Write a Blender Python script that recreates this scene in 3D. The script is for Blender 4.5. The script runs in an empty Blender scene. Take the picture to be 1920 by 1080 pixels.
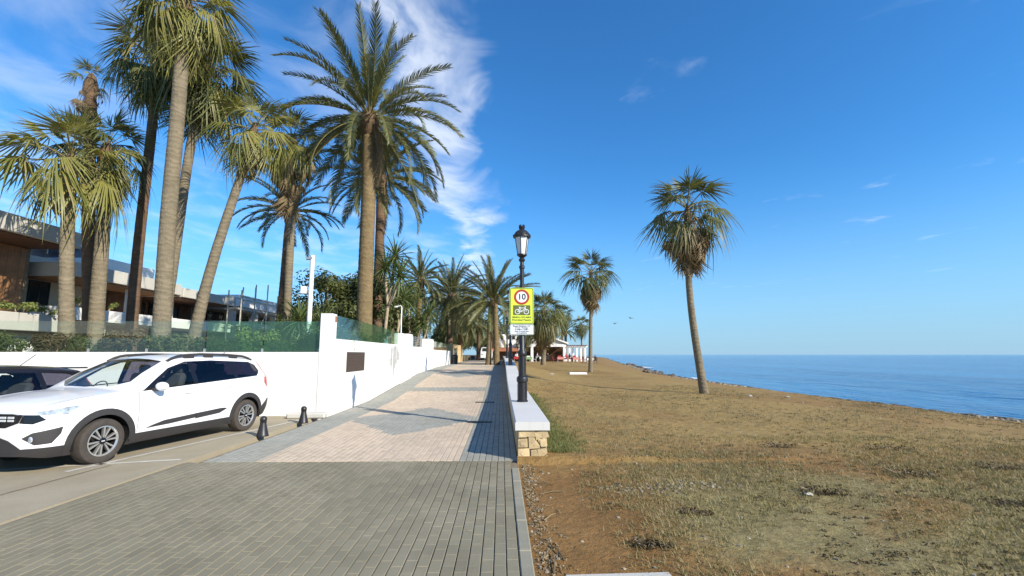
import bpy, bmesh, math, random
import numpy as np
from mathutils import Vector, Matrix, noise as mnoise

PI = math.pi
R = math.radians
random.seed(11)
scene = bpy.context.scene
COL = scene.collection

# ------------------------------------------------------------------ camera
cam_d = bpy.data.cameras.new('camera')
cam_d.sensor_width = 36.0
cam_d.lens = 36.0 * 830 / 1920
cam_d.shift_y = 23 / 1920
cam_d.clip_start = 0.05
cam_d.clip_end = 40000
cam = bpy.data.objects.new('camera', cam_d)
cam.location = (0, 0, 1.62)
cam.rotation_euler = (R(97.0), 0, R(-1.37))
COL.objects.link(cam)
scene.camera = cam

# ------------------------------------------------------------------ sky, sun, exposure
SUN_EL, SUN_AZ = R(29), R(129.5)          # azimuth clockwise from +Y (the promenade axis)
world = bpy.data.worlds.new('World')
scene.world = world
world.use_nodes = True
wn, wl = world.node_tree.nodes, world.node_tree.links
wn.clear()
w_out = wn.new('ShaderNodeOutputWorld')
w_bg = wn.new('ShaderNodeBackground')
sky = wn.new('ShaderNodeTexSky')
sky.sky_type = 'NISHITA'
sky.sun_disc = False
sky.sun_elevation = SUN_EL
sky.sun_rotation = SUN_AZ
sky.air_density = 1.0
sky.dust_density = 0.0
sky.ozone_density = 1.0
w_bg.inputs['Strength'].default_value = 0.10
tc = wn.new('ShaderNodeTexCoord')
sep = wn.new('ShaderNodeSeparateXYZ')
wl.new(tc.outputs['Generated'], sep.inputs[0])


def wmath(op, a, b=None, c=None, clamp=False):
    n = wn.new('ShaderNodeMath')
    n.operation = op
    n.use_clamp = clamp
    for i, v in enumerate((a, b, c)):
        if v is None:
            continue
        if isinstance(v, (int, float)):
            n.inputs[i].default_value = v
        else:
            wl.new(v, n.inputs[i])
    return n.outputs[0]


def wramp(v, lo, hi):
    n = wn.new('ShaderNodeMapRange')
    n.interpolation_type = 'SMOOTHSTEP'
    wl.new(v, n.inputs[0])
    n.inputs[1].default_value = lo
    n.inputs[2].default_value = hi
    return n.outputs[0]


def wnoise(vec, scale, detail, rough, dist=0.0):
    n = wn.new('ShaderNodeTexNoise')
    wl.new(vec, n.inputs['Vector'])
    n.inputs['Scale'].default_value = scale
    n.inputs['Detail'].default_value = detail
    n.inputs['Roughness'].default_value = rough
    n.inputs['Distortion'].default_value = dist
    return n.outputs['Fac']


zc = wmath('MAXIMUM', sep.outputs['Z'], 0.03)
cu = wmath('DIVIDE', sep.outputs['X'], zc)
cv = wmath('DIVIDE', sep.outputs['Y'], zc)
cmb = wn.new('ShaderNodeCombineXYZ')
wl.new(cu, cmb.inputs[0])
wl.new(wmath('MULTIPLY', cv, 0.8), cmb.inputs[1])
plane_vec = cmb.outputs[0]
big = wnoise(plane_vec, 0.9, 3, 0.55, 0.4)
fine = wnoise(plane_vec, 2.6, 6, 0.56, 0.5)
# a long cirrus bank, ragged, running away along the promenade, with wisps inland of it
warp = wnoise(plane_vec, 2.3, 4, 0.6, 1.2)
edge = wmath('ADD', wmath('ADD', cu, wmath('MULTIPLY', wmath('SUBTRACT', big, 0.5), 0.55)), wmath('ADD', wmath('MULTIPLY', wmath('SUBTRACT', fine, 0.5), 0.30), wmath('MULTIPLY', wmath('SUBTRACT', warp, 0.5), 0.55)))
band = wmath('MULTIPLY', wramp(edge, -0.46, -0.26), wmath('SUBTRACT', 1.0, wramp(edge, -0.27, -0.04)))
band = wmath('MULTIPLY', band, wramp(fine, 0.18, 0.80))
inland = wmath('MULTIPLY', wmath('SUBTRACT', 1.0, wramp(edge, -0.5, -0.1)), wramp(wmath('ADD', wmath('MULTIPLY', fine, 0.6), wmath('MULTIPLY', big, 0.4)), 0.44, 0.66))
sea_wisp = wmath('MULTIPLY', wramp(edge, 0.0, 0.5), wramp(wmath('ADD', wmath('MULTIPLY', fine, 0.65), wmath('MULTIPLY', big, 0.35)), 0.58, 0.74))
cl = wmath('MAXIMUM', wmath('MULTIPLY', band, 0.8), wmath('MAXIMUM', wmath('MULTIPLY', inland, 0.26), wmath('MULTIPLY', sea_wisp, 0.3)))
cl = wmath('MULTIPLY', cl, wramp(sep.outputs['Z'], 0.03, 0.22), clamp=True)
hsv = wn.new('ShaderNodeHueSaturation')
hsv.inputs['Saturation'].default_value = 1.15
hsv.inputs['Value'].default_value = 1.0
wl.new(sky.outputs[0], hsv.inputs['Color'])
mixc = wn.new('ShaderNodeMix')
mixc.data_type = 'RGBA'
wl.new(cl, mixc.inputs['Factor'])
tint = wn.new('ShaderNodeMix')                # deep clear azure, the same all round
tint.data_type = 'RGBA'
tint.blend_type = 'MULTIPLY'
tint.inputs['Factor'].default_value = 1.0
wl.new(hsv.outputs[0], tint.inputs['A'])
tint.inputs['B'].default_value = (.46, 1.06, 1.5, 1)
hz = wn.new('ShaderNodeMix')                  # pale sea haze low on the horizon
hz.data_type = 'RGBA'
wl.new(wmath('MULTIPLY', wmath('POWER', wmath('SUBTRACT', 1.0, wramp(sep.outputs['Z'], -0.05, 0.42)), 1.6), 0.95), hz.inputs['Factor'])
wl.new(tint.outputs['Result'], hz.inputs['A'])
hz.inputs['B'].default_value = (2.5, 3.9, 5.6, 1)
wl.new(hz.outputs['Result'], mixc.inputs['A'])
mixc.inputs['B'].default_value = (7.6, 8.0, 8.6, 1)
wl.new(mixc.outputs['Result'], w_bg.inputs['Color'])
wl.new(w_bg.outputs[0], w_out.inputs['Surface'])

sun_d = bpy.data.lights.new('sun', 'SUN')
sun_d.energy = 4.6
sun_d.angle = R(0.5)
sun_d.color = (1.0, 0.92, 0.77)
sun = bpy.data.objects.new('sun', sun_d)
S = Vector((math.sin(SUN_AZ) * math.cos(SUN_EL), math.cos(SUN_AZ) * math.cos(SUN_EL), math.sin(SUN_EL)))
sun.rotation_euler = S.to_track_quat('Z', 'Y').to_euler()
sun.location = S * 60
COL.objects.link(sun)

scene.view_settings.view_transform = 'Standard'
scene.view_settings.look = 'None'
scene.view_settings.exposure = 0.55
scene.view_settings.gamma = 1.0
scene.view_settings.use_curve_mapping = False


# ------------------------------------------------------------------ materials
class NT:
    """tiny node helper"""
    def __init__(self, name):
        self.m = bpy.data.materials.new(name)
        self.m.use_nodes = True
        self.t = self.m.node_tree
        self.t.nodes.clear()
        self.out = self.t.nodes.new('ShaderNodeOutputMaterial')

    def n(self, typ, **kw):
        nd = self.t.nodes.new(typ)
        for k, v in kw.items():
            if k.startswith('_'):
                setattr(nd, k[1:], v)
            else:
                self.set(nd, k, v)
        return nd

    def set(self, nd, key, v):
        s = nd.inputs[int(key[1:])] if key[0] == 'i' and key[1:].isdigit() else nd.inputs[key.replace('__', ' ')]
        if hasattr(v, 'is_output'):
            self.t.links.new(v, s)
        elif isinstance(v, tuple) and len(v) == 3 and s.type == 'RGBA':
            s.default_value = (*v, 1)
        else:
            s.default_value = v

    def pos(self):
        return self.n('ShaderNodeNewGeometry').outputs['Position']

    def obj(self):
        return self.n('ShaderNodeTexCoord').outputs['Object']

    def scale(self, v, s):
        m = self.n('ShaderNodeMapping')
        self.t.links.new(v, m.inputs['Vector'])
        m.inputs['Scale'].default_value = s
        return m.outputs[0]

    def noise(self, v, scale, detail=4, rough=0.55, dist=0.0):
        nd = self.n('ShaderNodeTexNoise', Scale=scale, Detail=detail, Roughness=rough, Distortion=dist)
        self.t.links.new(v, nd.inputs['Vector'])
        return nd.outputs['Fac']

    def ramp(self, v, lo, hi, a=0.0, b=1.0):
        nd = self.n('ShaderNodeMapRange')
        self.t.links.new(v, nd.inputs[0])
        for i, x in enumerate((lo, hi, a, b)):
            nd.inputs[i + 1].default_value = x
        return nd.outputs[0]

    def mix(self, f, a, b, mode='MIX'):
        nd = self.n('ShaderNodeMix', _data_type='RGBA', _blend_type=mode)
        self.set(nd, 'Factor', f)
        self.set(nd, 'A', a)
        self.set(nd, 'B', b)
        return nd.outputs['Result']

    def math(self, op, a, b=None, clamp=False):
        nd = self.n('ShaderNodeMath', _operation=op, _use_clamp=clamp)
        for i, v in enumerate((a, b)):
            if v is not None:
                self.set(nd, 'i%d' % i, v)
        return nd.outputs[0]

    def bump(self, h, strength=0.3, dist=0.02):
        return self.n('ShaderNodeBump', Strength=strength, Distance=dist, Height=h).outputs[0]

    def principled(self, color, rough=0.6, metal=0.0, normal=None, spec=0.5, coat=0.0):
        p = self.n('ShaderNodeBsdfPrincipled')
        self.set(p, 'Base Color', color)
        self.set(p, 'Roughness', rough)
        self.set(p, 'Metallic', metal)
        self.set(p, 'Specular IOR Level', spec)
        self.set(p, 'Coat Weight', coat)
        self.set(p, 'Coat Roughness', 0.04)
        if normal is not None:
            self.t.links.new(normal, p.inputs['Normal'])
        return p.outputs[0]

    def done(self, shader):
        self.t.links.new(shader, self.out.inputs['Surface'])
        return self.m


def sh(c, k):
    return tuple(min(1, x * k) for x in c)


def mat_plain(name, c, rough=0.6, var=0.18, scale=3.0, bump=0.15, bscale=40, metal=0.0, spec=0.5, coat=0.0, bdist=0.01, island=0.0):
    t = NT(name)
    p = t.pos()
    f = t.noise(p, scale, 5, 0.6)
    col = t.mix(t.ramp(f, 0.3, 0.7), sh(c, 1 - var), sh(c, 1 + var))
    if island:
        r = t.n('ShaderNodeNewGeometry').outputs['Random Per Island']
        r2 = t.n('ShaderNodeObjectInfo').outputs['Random']
        rr = t.math('FRACT', t.math('ADD', r, r2))
        col = t.mix(1.0, col, t.mix(rr, (1 - island,) * 3, (1 + island,) * 3), 'MULTIPLY')
    nr = t.bump(t.noise(p, bscale, 4, 0.6), bump, bdist) if bump else None
    return t.done(t.principled(col, rough, metal, nr, spec, coat))


def mat_leaf(name, c1, c2, trans=0.3, rough=0.45, scale=1.2):
    t = NT(name)
    f = t.noise(t.pos(), scale, 3, 0.6)
    r = t.n('ShaderNodeObjectInfo').outputs['Random']
    isl = t.n('ShaderNodeNewGeometry').outputs['Random Per Island']
    k = t.math('ADD', t.math('MULTIPLY', t.ramp(f, 0.3, 0.7), 0.4), t.math('ADD', t.math('MULTIPLY', r, 0.35), t.math('MULTIPLY', isl, 0.25)), True)
    col = t.mix(k, c1, c2)
    a = t.principled(col, rough, 0, None, 0.4)
    tr = t.n('ShaderNodeBsdfTranslucent', Color=t.mix(1.0, col, (1.15, 1.1, 0.55), 'MULTIPLY')).outputs[0]
    m = t.n('ShaderNodeMixShader', i0=trans, i1=a, i2=tr)
    return t.done(m.outputs[0])


def mat_glass(name, tint, refl_rough=0.02, dirt=0.0, dirtcol=(0.5, 0.5, 0.5)):
    t = NT(name)
    tr = t.n('ShaderNodeBsdfTransparent', Color=tint).outputs[0]
    gl = t.n('ShaderNodeBsdfGlossy', Roughness=refl_rough, Color=(1.0, 1.0, 1.0)).outputs[0]
    fc = t.n('ShaderNodeLayerWeight', Blend=.5).outputs['Facing']      # same from both sides of the sheet
    fr = t.math('ADD', t.math('MULTIPLY', t.math('POWER', fc, 5.0), .9), .05, True)
    m = t.n('ShaderNodeMixShader', i0=fr, i1=tr, i2=gl).outputs[0]
    if dirt:
        df = t.n('ShaderNodeBsdfDiffuse', Color=dirtcol).outputs[0]
        f = t.math('MULTIPLY', t.ramp(t.noise(t.pos(), 1.5, 5), 0.2, 0.8, 0.6, 1.3), dirt)
        m = t.n('ShaderNodeMixShader', i0=f, i1=m, i2=df).outputs[0]
    return t.done(m)


M = {}


# ------------------------------------------------------------------ mesh helpers
class MB:
    def __init__(self):
        self.v, self.f, self.mi, self.cur = [], [], [], 0

    def add(self, verts, faces):
        b = len(self.v)
        self.v.extend([tuple(p) for p in verts])
        self.f.extend([tuple(i + b for i in q) for q in faces])
        self.mi.extend([self.cur] * len(faces))
        return self

    def box(self, c, s, rz=0.0, bev=0.0, tilt=None):
        cx, cy, cz = c
        hx, hy, hz = s[0] / 2, s[1] / 2, s[2] / 2
        if bev:
            b = min(bev, hx * .9, hy * .9, hz * .9)
            bm = bmesh.new()
            bmesh.ops.create_cube(bm, size=1.0)
            for q in bm.verts:
                q.co = Vector((q.co.x * 2 * hx, q.co.y * 2 * hy, q.co.z * 2 * hz))
            bmesh.ops.bevel(bm, geom=bm.edges[:], offset=b, segments=1, affect='EDGES')
            vs = [q.co.copy() for q in bm.verts]
            bm.verts.index_update()
            fs = [tuple(q.index for q in f.verts) for f in bm.faces]
            bm.free()
        else:
            vs = [Vector((sx * hx, sy * hy, sz * hz)) for sz in (-1, 1) for sy in (-1, 1) for sx in (-1, 1)]
            fs = [(0, 2, 3, 1), (4, 5, 7, 6), (0, 1, 5, 4), (2, 6, 7, 3), (0, 4, 6, 2), (1, 3, 7, 5)]
        m = Matrix.Rotation(rz, 3, 'Z')
        if tilt is not None:
            m = m @ tilt
        self.add([m @ q + Vector(c) for q in vs], fs)
        return self

    def tube(self, pts, rad, n=8, cap=True):
        pts = [Vector(p) for p in pts]
        if not hasattr(rad, '__len__'):
            rad = [rad] * len(pts)
        vs = []
        up = Vector((0, 0, 1))
        prev = None
        for i, p in enumerate(pts):
            d = (pts[min(i + 1, len(pts) - 1)] - pts[max(i - 1, 0)]).normalized()
            if prev is None:
                a = d.cross(up)
                if a.length < 1e-3:
                    a = d.cross(Vector((1, 0, 0)))
                a.normalize()
            else:
                a = (prev - d * prev.dot(d)).normalized()
            prev = a
            b = d.cross(a)
            for k in range(n):
                t = 2 * PI * k / n
                vs.append(p + (a * math.cos(t) + b * math.sin(t)) * rad[i])
        fs = [(i * n + k, i * n + (k + 1) % n, (i + 1) * n + (k + 1) % n, (i + 1) * n + k) for i in range(len(pts) - 1) for k in range(n)]
        if cap:
            fs.append(tuple(range(n - 1, -1, -1)))
            fs.append(tuple(range((len(pts) - 1) * n, len(pts) * n)))
        return self.add(vs, fs)

    def lathe(self, prof, n=16, c=(0, 0, 0), axis='Z', rot=0.0, cap=True):
        vs = []
        for r, h in prof:
            for k in range(n):
                t = 2 * PI * k / n + rot
                a, b = r * math.cos(t), r * math.sin(t)
                if axis == 'Z':
                    q = (a + c[0], b + c[1], h + c[2])
                elif axis == 'Y':
                    q = (b + c[0], h + c[1], a + c[2])
                else:
                    q = (h + c[0], a + c[1], b + c[2])
                vs.append(q)
        L = len(prof)
        fs = [(i * n + k, i * n + (k + 1) % n, (i + 1) * n + (k + 1) % n, (i + 1) * n + k) for i in range(L - 1) for k in range(n)]
        if cap and prof[0][0] > 1e-4:
            fs.append(tuple(range(n - 1, -1, -1)))
        if cap and prof[-1][0] > 1e-4:
            fs.append(tuple(range((L - 1) * n, L * n)))
        return self.add(vs, fs)

    def prism(self, poly, fn, d0, d1, bev=0.0):
        """poly of (a,b); fn(a,b,depth)->xyz; optional inset on the outer face"""
        n = len(poly)
        ca = sum(p[0] for p in poly) / n
        cb = sum(p[1] for p in poly) / n

        def ins(k):
            out = []
            for a, b in poly:
                l = math.hypot(a - ca, b - cb) or 1
                out.append((a - (a - ca) / l * k, b - (b - cb) / l * k))
            return out
        rings = [(poly, d0), (poly, d1 - (bev if d1 > d0 else -bev))] + ([(ins(bev * 1.3), d1)] if bev else [])
        vs = [fn(a, b, d) for pl, d in rings for a, b in pl]
        fs = [(i * n + k, i * n + (k + 1) % n, (i + 1) * n + (k + 1) % n, (i + 1) * n + k) for i in range(len(rings) - 1) for k in range(n)]
        fs.append(tuple(range(n - 1, -1, -1)))
        fs.append(tuple(range((len(rings) - 1) * n, len(rings) * n)))
        return self.add(vs, fs)

    def sphere(self, c, r, n=10, m=7):
        rx, ry, rz = r if hasattr(r, '__len__') else (r, r, r)
        vs = [(c[0], c[1], c[2] - rz)]
        for i in range(1, m):
            t = -PI / 2 + PI * i / m
            for k in range(n):
                a = 2 * PI * k / n
                vs.append((c[0] + rx * math.cos(t) * math.cos(a), c[1] + ry * math.cos(t) * math.sin(a), c[2] + rz * math.sin(t)))
        vs.append((c[0], c[1], c[2] + rz))
        L = len(vs) - 1
        fs = [(0, 1 + (k + 1) % n, 1 + k) for k in range(n)]
        for i in range(m - 2):
            b = 1 + i * n
            fs += [(b + k, b + (k + 1) % n, b + n + (k + 1) % n, b + n + k) for k in range(n)]
        b = 1 + (m - 2) * n
        fs += [(b + k, b + (k + 1) % n, L) for k in range(n)]
        return self.add(vs, fs)

    def mesh(self, name, mats, smooth=False, off=None, fix=True):
        me = bpy.data.meshes.new(name)
        v = self.v if off is None else [(p[0] - off[0], p[1] - off[1], p[2] - off[2]) for p in self.v]
        me.from_pydata(v, [], self.f)
        if not isinstance(mats, (list, tuple)):
            mats = [mats]
        for m in mats:
            me.materials.append(m)
        if len(mats) > 1:
            me.polygons.foreach_set('material_index', self.mi)
        if fix:
            bm = bmesh.new()
            bm.from_mesh(me)
            bmesh.ops.recalc_face_normals(bm, faces=bm.faces)
            bm.to_mesh(me)
            bm.free()
        if smooth:
            me.polygons.foreach_set('use_smooth', [True] * len(me.polygons))
            if smooth is not True:
                me.set_sharp_from_angle(angle=R(smooth))
        me.update()
        return me

    def build(self, name, mats, parent=None, smooth=False, world=False, fix=True):
        off = None
        if parent is not None and world:
            top = parent
            while top.parent is not None:
                top = top.parent
            off = top.location
        return link(name, self.mesh(name, mats, smooth, off, fix), parent)


def link(name, me, parent=None):
    o = bpy.data.objects.new(name, me)
    COL.objects.link(o)
    if parent is not None:
        o.parent = parent
    return o


def tag(o, label=None, cat=None, group=None, kind=None):
    if label:
        o['label'] = label
    if cat:
        o['category'] = cat
    if group:
        o['group'] = group
    if kind:
        o['kind'] = kind
    return o


def thing(name, label, cat, loc=(0, 0, 0), rz=0.0, group=None):
    o = bpy.data.objects.new(name, None)
    o.empty_display_size = 0.2
    COL.objects.link(o)
    o.location = loc
    o.rotation_euler = (0, 0, rz)
    return tag(o, label, cat, group)


def copy_tree(o, parent=None):
    c = o.copy()
    COL.objects.link(c)
    c.parent = parent
    for ch in o.children:
        copy_tree(ch, c)
    return c


def ip(x, xs, ys):
    return float(np.interp(x, xs, ys))


def pz(y):
    """height of the promenade: level, then a gentle ramp"""
    return ip(y, [13, 16, 20, 25, 32, 50], [0, .04, .30, .60, .75, .80])


def shore(y):
    return ip(y, [-60, 18.8, 30.7, 59, 157, 420], [24.0, 22.3, 20.8, 22.2, 42.4, 100])


def beach_z(x, y):
    base = ip(y, [10, 20, 35, 50, 70, 160, 400], [0, .12, .33, .52, .62, .35, -.2])
    if y > 7 and x < 6:                       # banked against the low wall as the walk climbs
        base = max(base, (pz(y) + 0.10) * max(0, 1 - max(0, x - .8) / 5.0))
    d = shore(y) - x
    k = ip(d, [-8, -1, 0, .8, 2.2, 5, 9, 13], [-2.2, -.25, 0, .07, .19, .50, .97, 1.16]) / 1.2
    z = -1.2 + (base + 1.2) * k if k > 0 else -1.2 + 1.2 * k
    v = Vector((x, y, 0))
    a = min(1.0, max(0.0, (x - .8) / .8))
    z += a * (mnoise.noise(v * .35) * .07 + mnoise.noise(v * 1.3) * .028 + mnoise.noise(v * 4.0) * .012)
    return z

# ------------------------------------------------------------------ material library
def mat_render(name='white_render', k=1.0):
    t = NT(name)
    p = t.pos()
    c = t.mix(t.ramp(t.noise(p, .9, 5, .6), .3, .7), sh((.75, .73, .69), k), sh((.83, .815, .785), k))
    streak = t.ramp(t.noise(t.scale(p, (5, 5, .45)), 1.6, 5, .65, .3), .60, .78, 0, .42)
    c = t.mix(streak, c, (.46, .43, .37))
    blot = t.ramp(t.noise(p, 2.4, 6, .7, .8), .64, .74, 0, .30)
    c = t.mix(blot, c, (.52, .50, .45))
    return t.done(t.principled(c, .8, 0, t.bump(t.noise(p, 55, 4, .6), .3, .004), .3))


M['white_wall'] = mat_render()
def mat_paver(name, c, var, island):
    t = NT(name)
    p = t.pos()
    r = t.math('FRACT', t.math('ADD', t.n('ShaderNodeNewGeometry').outputs['Random Per Island'], t.n('ShaderNodeObjectInfo').outputs['Random']))
    col = t.mix(t.ramp(t.noise(p, .8, 5, .6), .3, .7), sh(c, 1 - var), sh(c, 1 + var))
    col = t.mix(1.0, col, t.mix(r, (1 - island,) * 3, (1 + island,) * 3), 'MULTIPLY')
    grime = t.ramp(t.noise(t.scale(p, (1, .35, 1)), 1.6, 6, .68, .9), .54, .72, 0, .38)
    col = t.mix(grime, col, sh(c, .55))
    dust = t.ramp(t.noise(p, .45, 5, .65, .6), .52, .72, 0, .45)
    col = t.mix(dust, col, (.40, .35, .26))
    spot = t.ramp(t.noise(p, 7, 3, .6, .3), .70, .76, 0, .5)
    col = t.mix(spot, col, sh(c, .45))
    g = t.noise(p, 110, 3, .7)
    return t.done(t.principled(t.mix(t.ramp(g, .35, .75, 0, .25), col, sh(c, .6)), .82, 0, t.bump(g, .4, .004), .35))


M['paver_grey'] = mat_paver('grey_paver', (.245, .218, .148), .14, .09)
M['paver_pink'] = mat_paver('pink_paver', (.58, .465, .345), .07, .09)
M['paver_blue'] = mat_paver('blue_grey_paver', (.33, .325, .28), .09, .08)
M['bedding'] = mat_plain('joint_sand', (.19, .16, .11), .95, .2, 8, .3, 120)
M['kerb'] = mat_plain('concrete_kerb', (.27, .25, .185), .85, .16, 2.5, .35, 70, bdist=.006)
M['cap'] = mat_render('cast_cap', .78)
M['stone'] = mat_plain('cream_stone', (.56, .42, .23), .8, .18, 9, .6, 35, bdist=.012, island=.18)
M['mortar'] = mat_plain('mortar', (.20, .155, .10), .95, .2, 12, .4, 60)
M['metal_dark'] = mat_plain('black_iron', (.018, .017, .019), .42, .25, 12, .25, 60, metal=.0, spec=.5, bdist=.003)
M['white_paint'] = mat_plain('white_paint', (.78, .78, .76), .5, .04, 2, .08, 40)
M['wood'] = mat_plain('cedar_cladding', (.30, .15, .065), .6, .3, 3, .3, 30)
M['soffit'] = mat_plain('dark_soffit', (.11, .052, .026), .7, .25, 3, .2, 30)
M['concrete'] = mat_plain('pale_concrete', (.52, .50, .45), .8, .08, 1.2, .3, 40)
M['rock'] = mat_plain('shore_rock', (.105, .085, .062), .85, .35, 4, .7, 14, bdist=.05, island=.3)
M['pebble'] = mat_plain('pebbles', (.25, .21, .15), .85, .3, 6, .3, 30, island=.5)
M['foam'] = mat_plain('foam', (.75, .78, .78), .6, .06, 5, .5, 20)
M['steel'] = mat_plain('galvanised', (.45, .45, .44), .4, .1, 6, .1, 50, metal=.6)


def mat_road():
    t = NT('sandy_asphalt')
    p = t.pos()
    f = t.noise(p, .55, 6, .62, .3)
    g = t.noise(p, 60, 3, .7)
    c = t.mix(t.ramp(f, .3, .7), (.30, .25, .165), (.45, .39, .28))
    c = t.mix(t.ramp(g, .35, .7, 0, .45), c, (.22, .185, .12))
    stain = t.ramp(t.noise(p, 1.7, 5, .7, .8), .62, .75, 0, .35)
    c = t.mix(stain, c, (.19, .15, .10))
    return t.done(t.principled(c, .9, 0, t.bump(g, .35, .006)))


def mat_beach():
    t = NT('beach_soil')
    p = t.pos()
    n1 = t.noise(p, .22, 5, .6, .5)
    n2 = t.noise(p, 1.3, 6, .65, .4)
    n3 = t.noise(p, 9, 5, .7)
    n4 = t.noise(t.scale(p, (5.0, 6.5, 6.0)), 1.6, 6, .7, .5)
    sp = t.n('ShaderNodeSeparateXYZ', i0=p)
    x, z = sp.outputs[0], sp.outputs[2]
    soil = t.mix(t.ramp(n2, .3, .7), (.215, .11, .034), (.345, .19, .068))
    dry = t.mix(t.ramp(n4, .3, .7), (.285, .19, .06), (.47, .325, .128))
    veg = t.mix(t.ramp(n4, .3, .72), (.19, .155, .058), (.36, .295, .14))
    y = sp.outputs[1]
    yw = t.math('ADD', y, t.math('MULTIPLY', t.math('SUBTRACT', n2, .5), 2.2))
    xw = t.math('ADD', x, t.math('MULTIPLY', t.math('SUBTRACT', n2, .5), 1.2))
    dryf = t.math('MULTIPLY', t.ramp(yw, 6.3, 8.4), t.ramp(n1, .36, .52, .45, 1.0))
    c = t.mix(dryf, soil, dry)
    vg = t.math('MULTIPLY', t.ramp(t.noise(p, .5, 4, .6, .3), .34, .50), t.ramp(xw, 1.3, 2.1))
    vg = t.math('MULTIPLY', vg, t.ramp(yw, 7.6, 5.6))
    c = t.mix(vg, c, veg)
    red = t.math('MULTIPLY', t.ramp(x, 9.5, 14.0), t.ramp(z, -1.1, -.65))
    red = t.math('MULTIPLY', red, t.ramp(n2, .3, .62))
    c = t.mix(t.math('MULTIPLY', red, .8), c, (.25, .135, .052))
    wet = t.ramp(z, -.85, -1.15)
    c = t.mix(wet, c, (.075, .06, .045))
    c = t.mix(t.ramp(n3, .35, .68, 0, .48), c, (.125, .085, .036))
    n5 = t.noise(p, 3.6, 6, .72, .5)
    c = t.mix(t.ramp(n5, .56, .70, 0, .42), c, (.12, .085, .04))
    c = t.mix(t.ramp(n3, .66, .74, 0, .55), c, (.36, .32, .23))
    h = t.math('ADD', t.math('MULTIPLY', n3, .5), t.math('MULTIPLY', n4, .8))
    return t.done(t.principled(c, t.ramp(wet, 0, 1, .95, .45), 0, t.bump(h, .9, .05), .2))


def mat_sea():
    t = NT('sea_water')
    p = t.pos()
    w1 = t.noise(t.scale(p, (.9, .30, 1)), .55, 5, .6, .6)
    w2 = t.noise(t.scale(p, (1.0, .55, 1)), 2.6, 4, .6, .3)
    w3 = t.noise(t.scale(p, (.16, .022, 1)), .5, 4, .6, .8)
    h = t.math('ADD', t.math('MULTIPLY', w1, 1.0), t.math('MULTIPLY', w2, .35))
    c = t.mix(t.ramp(w3, .35, .65), (.003, .075, .23), (.022, .19, .40))
    pr = t.principled(c, .12, 0, t.bump(h, .8, .6), .45)
    return t.done(pr)


M['road'] = mat_road()
M['beach'] = mat_beach()
M['sea'] = mat_sea()
M['earth'] = mat_plain('dry_earth', (.16, .125, .075), .95, .3, .8, .4, 12, bdist=.03)
M['line'] = mat_plain('worn_road_paint', (.56, .53, .45), .7, .15, 6, .2, 60)

# ------------------------------------------------------------------ ground, beach and sea
def sheet(name, xs, ys, zf, mat, smooth=True):
    nx, ny = len(xs), len(ys)
    v = [(x, y, zf(x, y)) for y in ys for x in xs]
    f = [(j * nx + i, j * nx + i + 1, (j + 1) * nx + i + 1, (j + 1) * nx + i) for j in range(ny - 1) for i in range(nx - 1)]
    b = MB()
    b.add(v, f)
    o = b.build(name, mat, smooth=smooth, fix=False)
    return tag(o, kind='structure')


sheet('ground', [-1500, -400, -120, -60, -30, -10, -4.9, -3, 0, .45], [-60, -20, 0, 7, 13, 16, 20, 25, 32, 50, 80, 150, 400, 1500],
      lambda x, y: pz(y) - .12, M['earth'])


def grow(a, b, step, k):
    out = [a]
    while out[-1] < b:
        out.append(out[-1] + step)
        step *= k
    return out


bx = [0.25 + .1 * i for i in range(54)] + grow(5.7, 30, .12, 1.025) + grow(31.5, 130, 2.0, 1.15)
by = [-12, -8, -5, -3, -1] + [0 + .5 * i for i in range(6)] + [3 + .075 * i for i in range(74)] + grow(8.6, 60, .1, 1.022) + grow(63, 430, 3.0, 1.1)
sheet('beach', bx, by, beach_z, M['beach'])


def wave_z(x, y):
    d = math.hypot(x, y)
    k = max(0, 1 - d / 160)
    v = Vector((x * .55, y * .16, 0))
    return -1.2 + k * (mnoise.noise(v) * .09 + mnoise.noise(v * 3.1) * .035)


sx = grow(14, 60, .45, 1.012) + grow(62, 25000, 3, 1.32)
sy = [-4000, -1000, -300, -100, -50, -20, -5] + grow(2, 110, .8, 1.012) + grow(112, 25000, 4, 1.3)
sheet('sea', sx, sy, wave_z, M['sea'])

# ------------------------------------------------------------------ parking area west of the walk
b = MB()
b.box((-24.85, 3.2, -.05), (40, 18.2, .1))
road = tag(b.build('parking_road', M['road']), kind='structure')


def strip(name, a, c, w, mat, z=.004, n=14, parent=None, wob=.02):
    a, c = Vector((*a, 0)), Vector((*c, 0))
    d = (c - a).normalized()
    s = Vector((-d.y, d.x, 0))
    vs = []
    for i in range(n + 1):
        p = a.lerp(c, i / n)
        for k in (-1, 1):
            q = p + s * (w / 2 * k + random.uniform(-wob, wob) * w)
            vs.append((q.x, q.y, z))
    b = MB()
    b.add(vs, [(2 * i, 2 * i + 1, 2 * i + 3, 2 * i + 2) for i in range(n)])
    return tag(b.build(name, mat, parent, fix=False), kind=None if parent else 'structure')


strip('parking_line', (-6.05, 6.55), (-4.98, 11.6), .09, M['line'])
strip('parking_line', (-7.2, 6.65), (-4.98, 7.25), .09, M['line'])
strip('parking_line', (-9.2, 6.1), (-7.9, 12.1), .09, M['line'])
strip('asphalt_joint', (-5.9, 3.4), (-5.75, 6.9), .035, M['mortar'], wob=.3)

# ------------------------------------------------------------------ pavers
JY = .0028


def brick_mesh(name, w, l, mat, h=.05, bv=.004):
    b = MB()
    b.box((0, 0, -h / 2), (w, l, h), bev=bv)
    return b.mesh(name, mat)


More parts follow.
